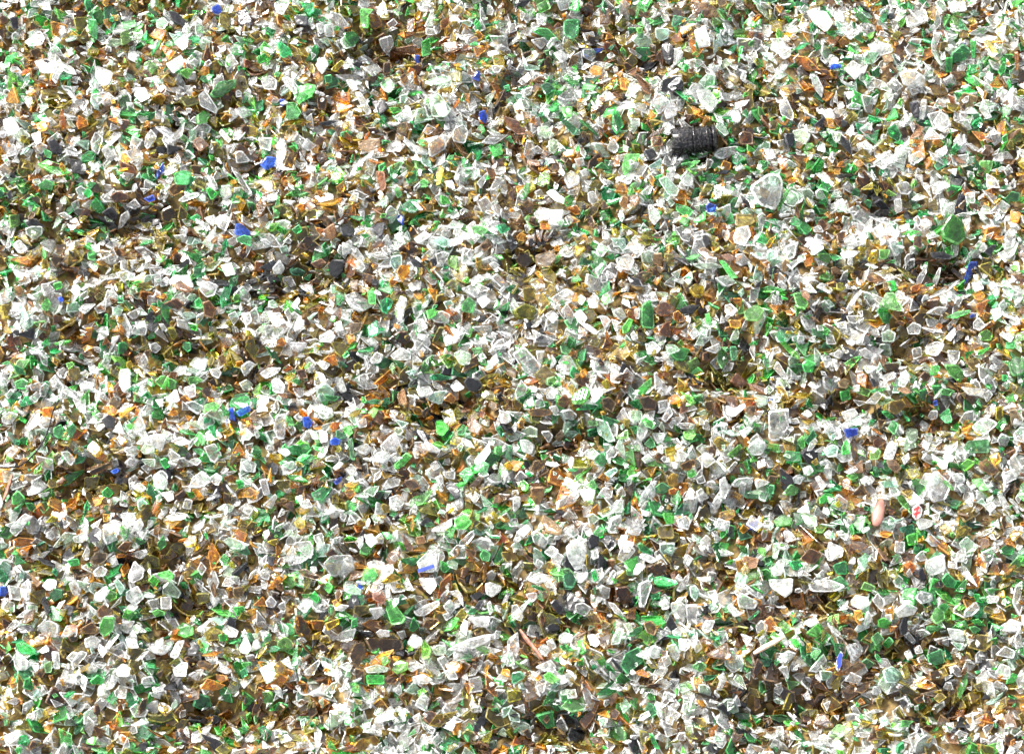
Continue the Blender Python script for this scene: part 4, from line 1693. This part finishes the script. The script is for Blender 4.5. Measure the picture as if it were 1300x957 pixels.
plate('printed_glass_shard', [(194, 604), (206, 596), (214, 604), (209, 620), (199, 618)], 'c',
      'clear shard with faint red specks, lower left', 'printed shard',
      [('red_mark', M_RED, [bar(201, 612, 202.5, 613, 1.4), bar(204.5, 609, 205.5, 610.5, 1.1)])])
plate('printed_glass_shard', [(1062, 836), (1067, 825), (1070, 830), (1068, 845), (1064, 853), (1060, 848)], 'c',
      'clear shard with a blue printed label strip bearing white marks, bottom right', 'printed shard',
      [('blue_label', M_BPRINT, [[(1062.5, 836), (1066, 828), (1069.5, 830), (1067, 846), (1063.5, 848)]]),
       ('white_mark', M_WPRINT, [])][:1])
plate('printed_glass_shard', [(529, 715), (551, 704), (556, 716), (553, 726), (534, 727)], 'c',
      'clear shard with a solid cobalt blue bar printed across it, lower centre', 'printed shard',
      [('blue_bar', M_BPRINT, [bar(530.5, 724.5, 551, 718, 4.2)])])
g = ground_at(1114, 655, 7); g[2] = top_at(1114, 655, 12, 90)
V, F = [], []; nu, nv = 20, 11
for i in range(1, nv):
    ph = math.pi * i / nv
    for k in range(nu):
        a_ = 2 * math.pi * k / nu; x = 7.5 * math.sin(ph) * math.cos(a_) * (1 - .2 * math.cos(ph)); y = 19 * math.cos(ph); z = 5 * math.sin(ph) * math.sin(a_)
        V.append(((x * .96 + y * .28) * U, (y * .96 - x * .28) * U, z * U))
for i in range(nv - 2):
    for k in range(nu): F.append((i * nu + k, i * nu + (k + 1) % nu, (i + 1) * nu + (k + 1) % nu, (i + 1) * nu + k))
F.append(tuple(range(nu))[::-1]); F.append(tuple(range((nv - 2) * nu, (nv - 1) * nu)))
o = link_mesh('pink_pebble', V, F, None, M_PINK); o.location = Vector((g + [0, 0, 2]) * U)
for p in o.data.polygons: p.use_smooth = True
tag(o, 'smooth glossy pinkish brown oval pebble left of the red-marked white chip', 'pebble')
# ---------------------------------------------------------------- light
w = bpy.data.worlds.new('World'); S.world = w; w.use_nodes = True; nt = w.node_tree; nt.nodes.clear()
SUN_EL, SUN_AZ = math.radians(52), math.radians(-52)      # azimuth measured from +Y towards +X
sky = nt.nodes.new('ShaderNodeTexSky'); sky.sky_type = 'NISHITA'; sky.sun_disc = False; sky.sun_elevation = SUN_EL; sky.sun_rotation = SUN_AZ
bg = nt.nodes.new('ShaderNodeBackground'); bg.inputs[1].default_value = .088; wo = nt.nodes.new('ShaderNodeOutputWorld')
sky.dust_density = 5; hs = nt.nodes.new('ShaderNodeHueSaturation'); hs.inputs['Saturation'].default_value = .3; nt.links.new(sky.outputs[0], hs.inputs['Color']); nt.links.new(hs.outputs[0], bg.inputs[0]); nt.links.new(bg.outputs[0], wo.inputs[0])
sd = bpy.data.lights.new('sun', 'SUN'); sd.energy = 1.5; sd.angle = math.radians(10); sd.color = (1, .95, .87)
so = bpy.data.objects.new('sun', sd); COL.objects.link(so)
dv = Vector((math.sin(SUN_AZ) * math.cos(SUN_EL), math.cos(SUN_AZ) * math.cos(SUN_EL), math.sin(SUN_EL)))
so.rotation_euler = dv.to_track_quat('Z', 'Y').to_euler(); so.location = dv * 3
S.view_settings.view_transform = 'Standard'; S.view_settings.look = 'None'; S.view_settings.exposure = 3.0; S.view_settings.gamma = 1
S.view_settings.use_curve_mapping = False
cy = S.cycles
cy.max_bounces = 10; cy.diffuse_bounces = 4; cy.glossy_bounces = 3; cy.transmission_bounces = 6; cy.transparent_max_bounces = 24
cy.sample_clamp_indirect = 6; cy.caustics_reflective = False; cy.caustics_refractive = False; cy.blur_glossy = .5
cy.use_denoising = True; cy.denoiser = 'OPENIMAGEDENOISE'; cy.denoising_input_passes = 'RGB_ALBEDO_NORMAL'; cy.denoising_prefilter = 'ACCURATE'
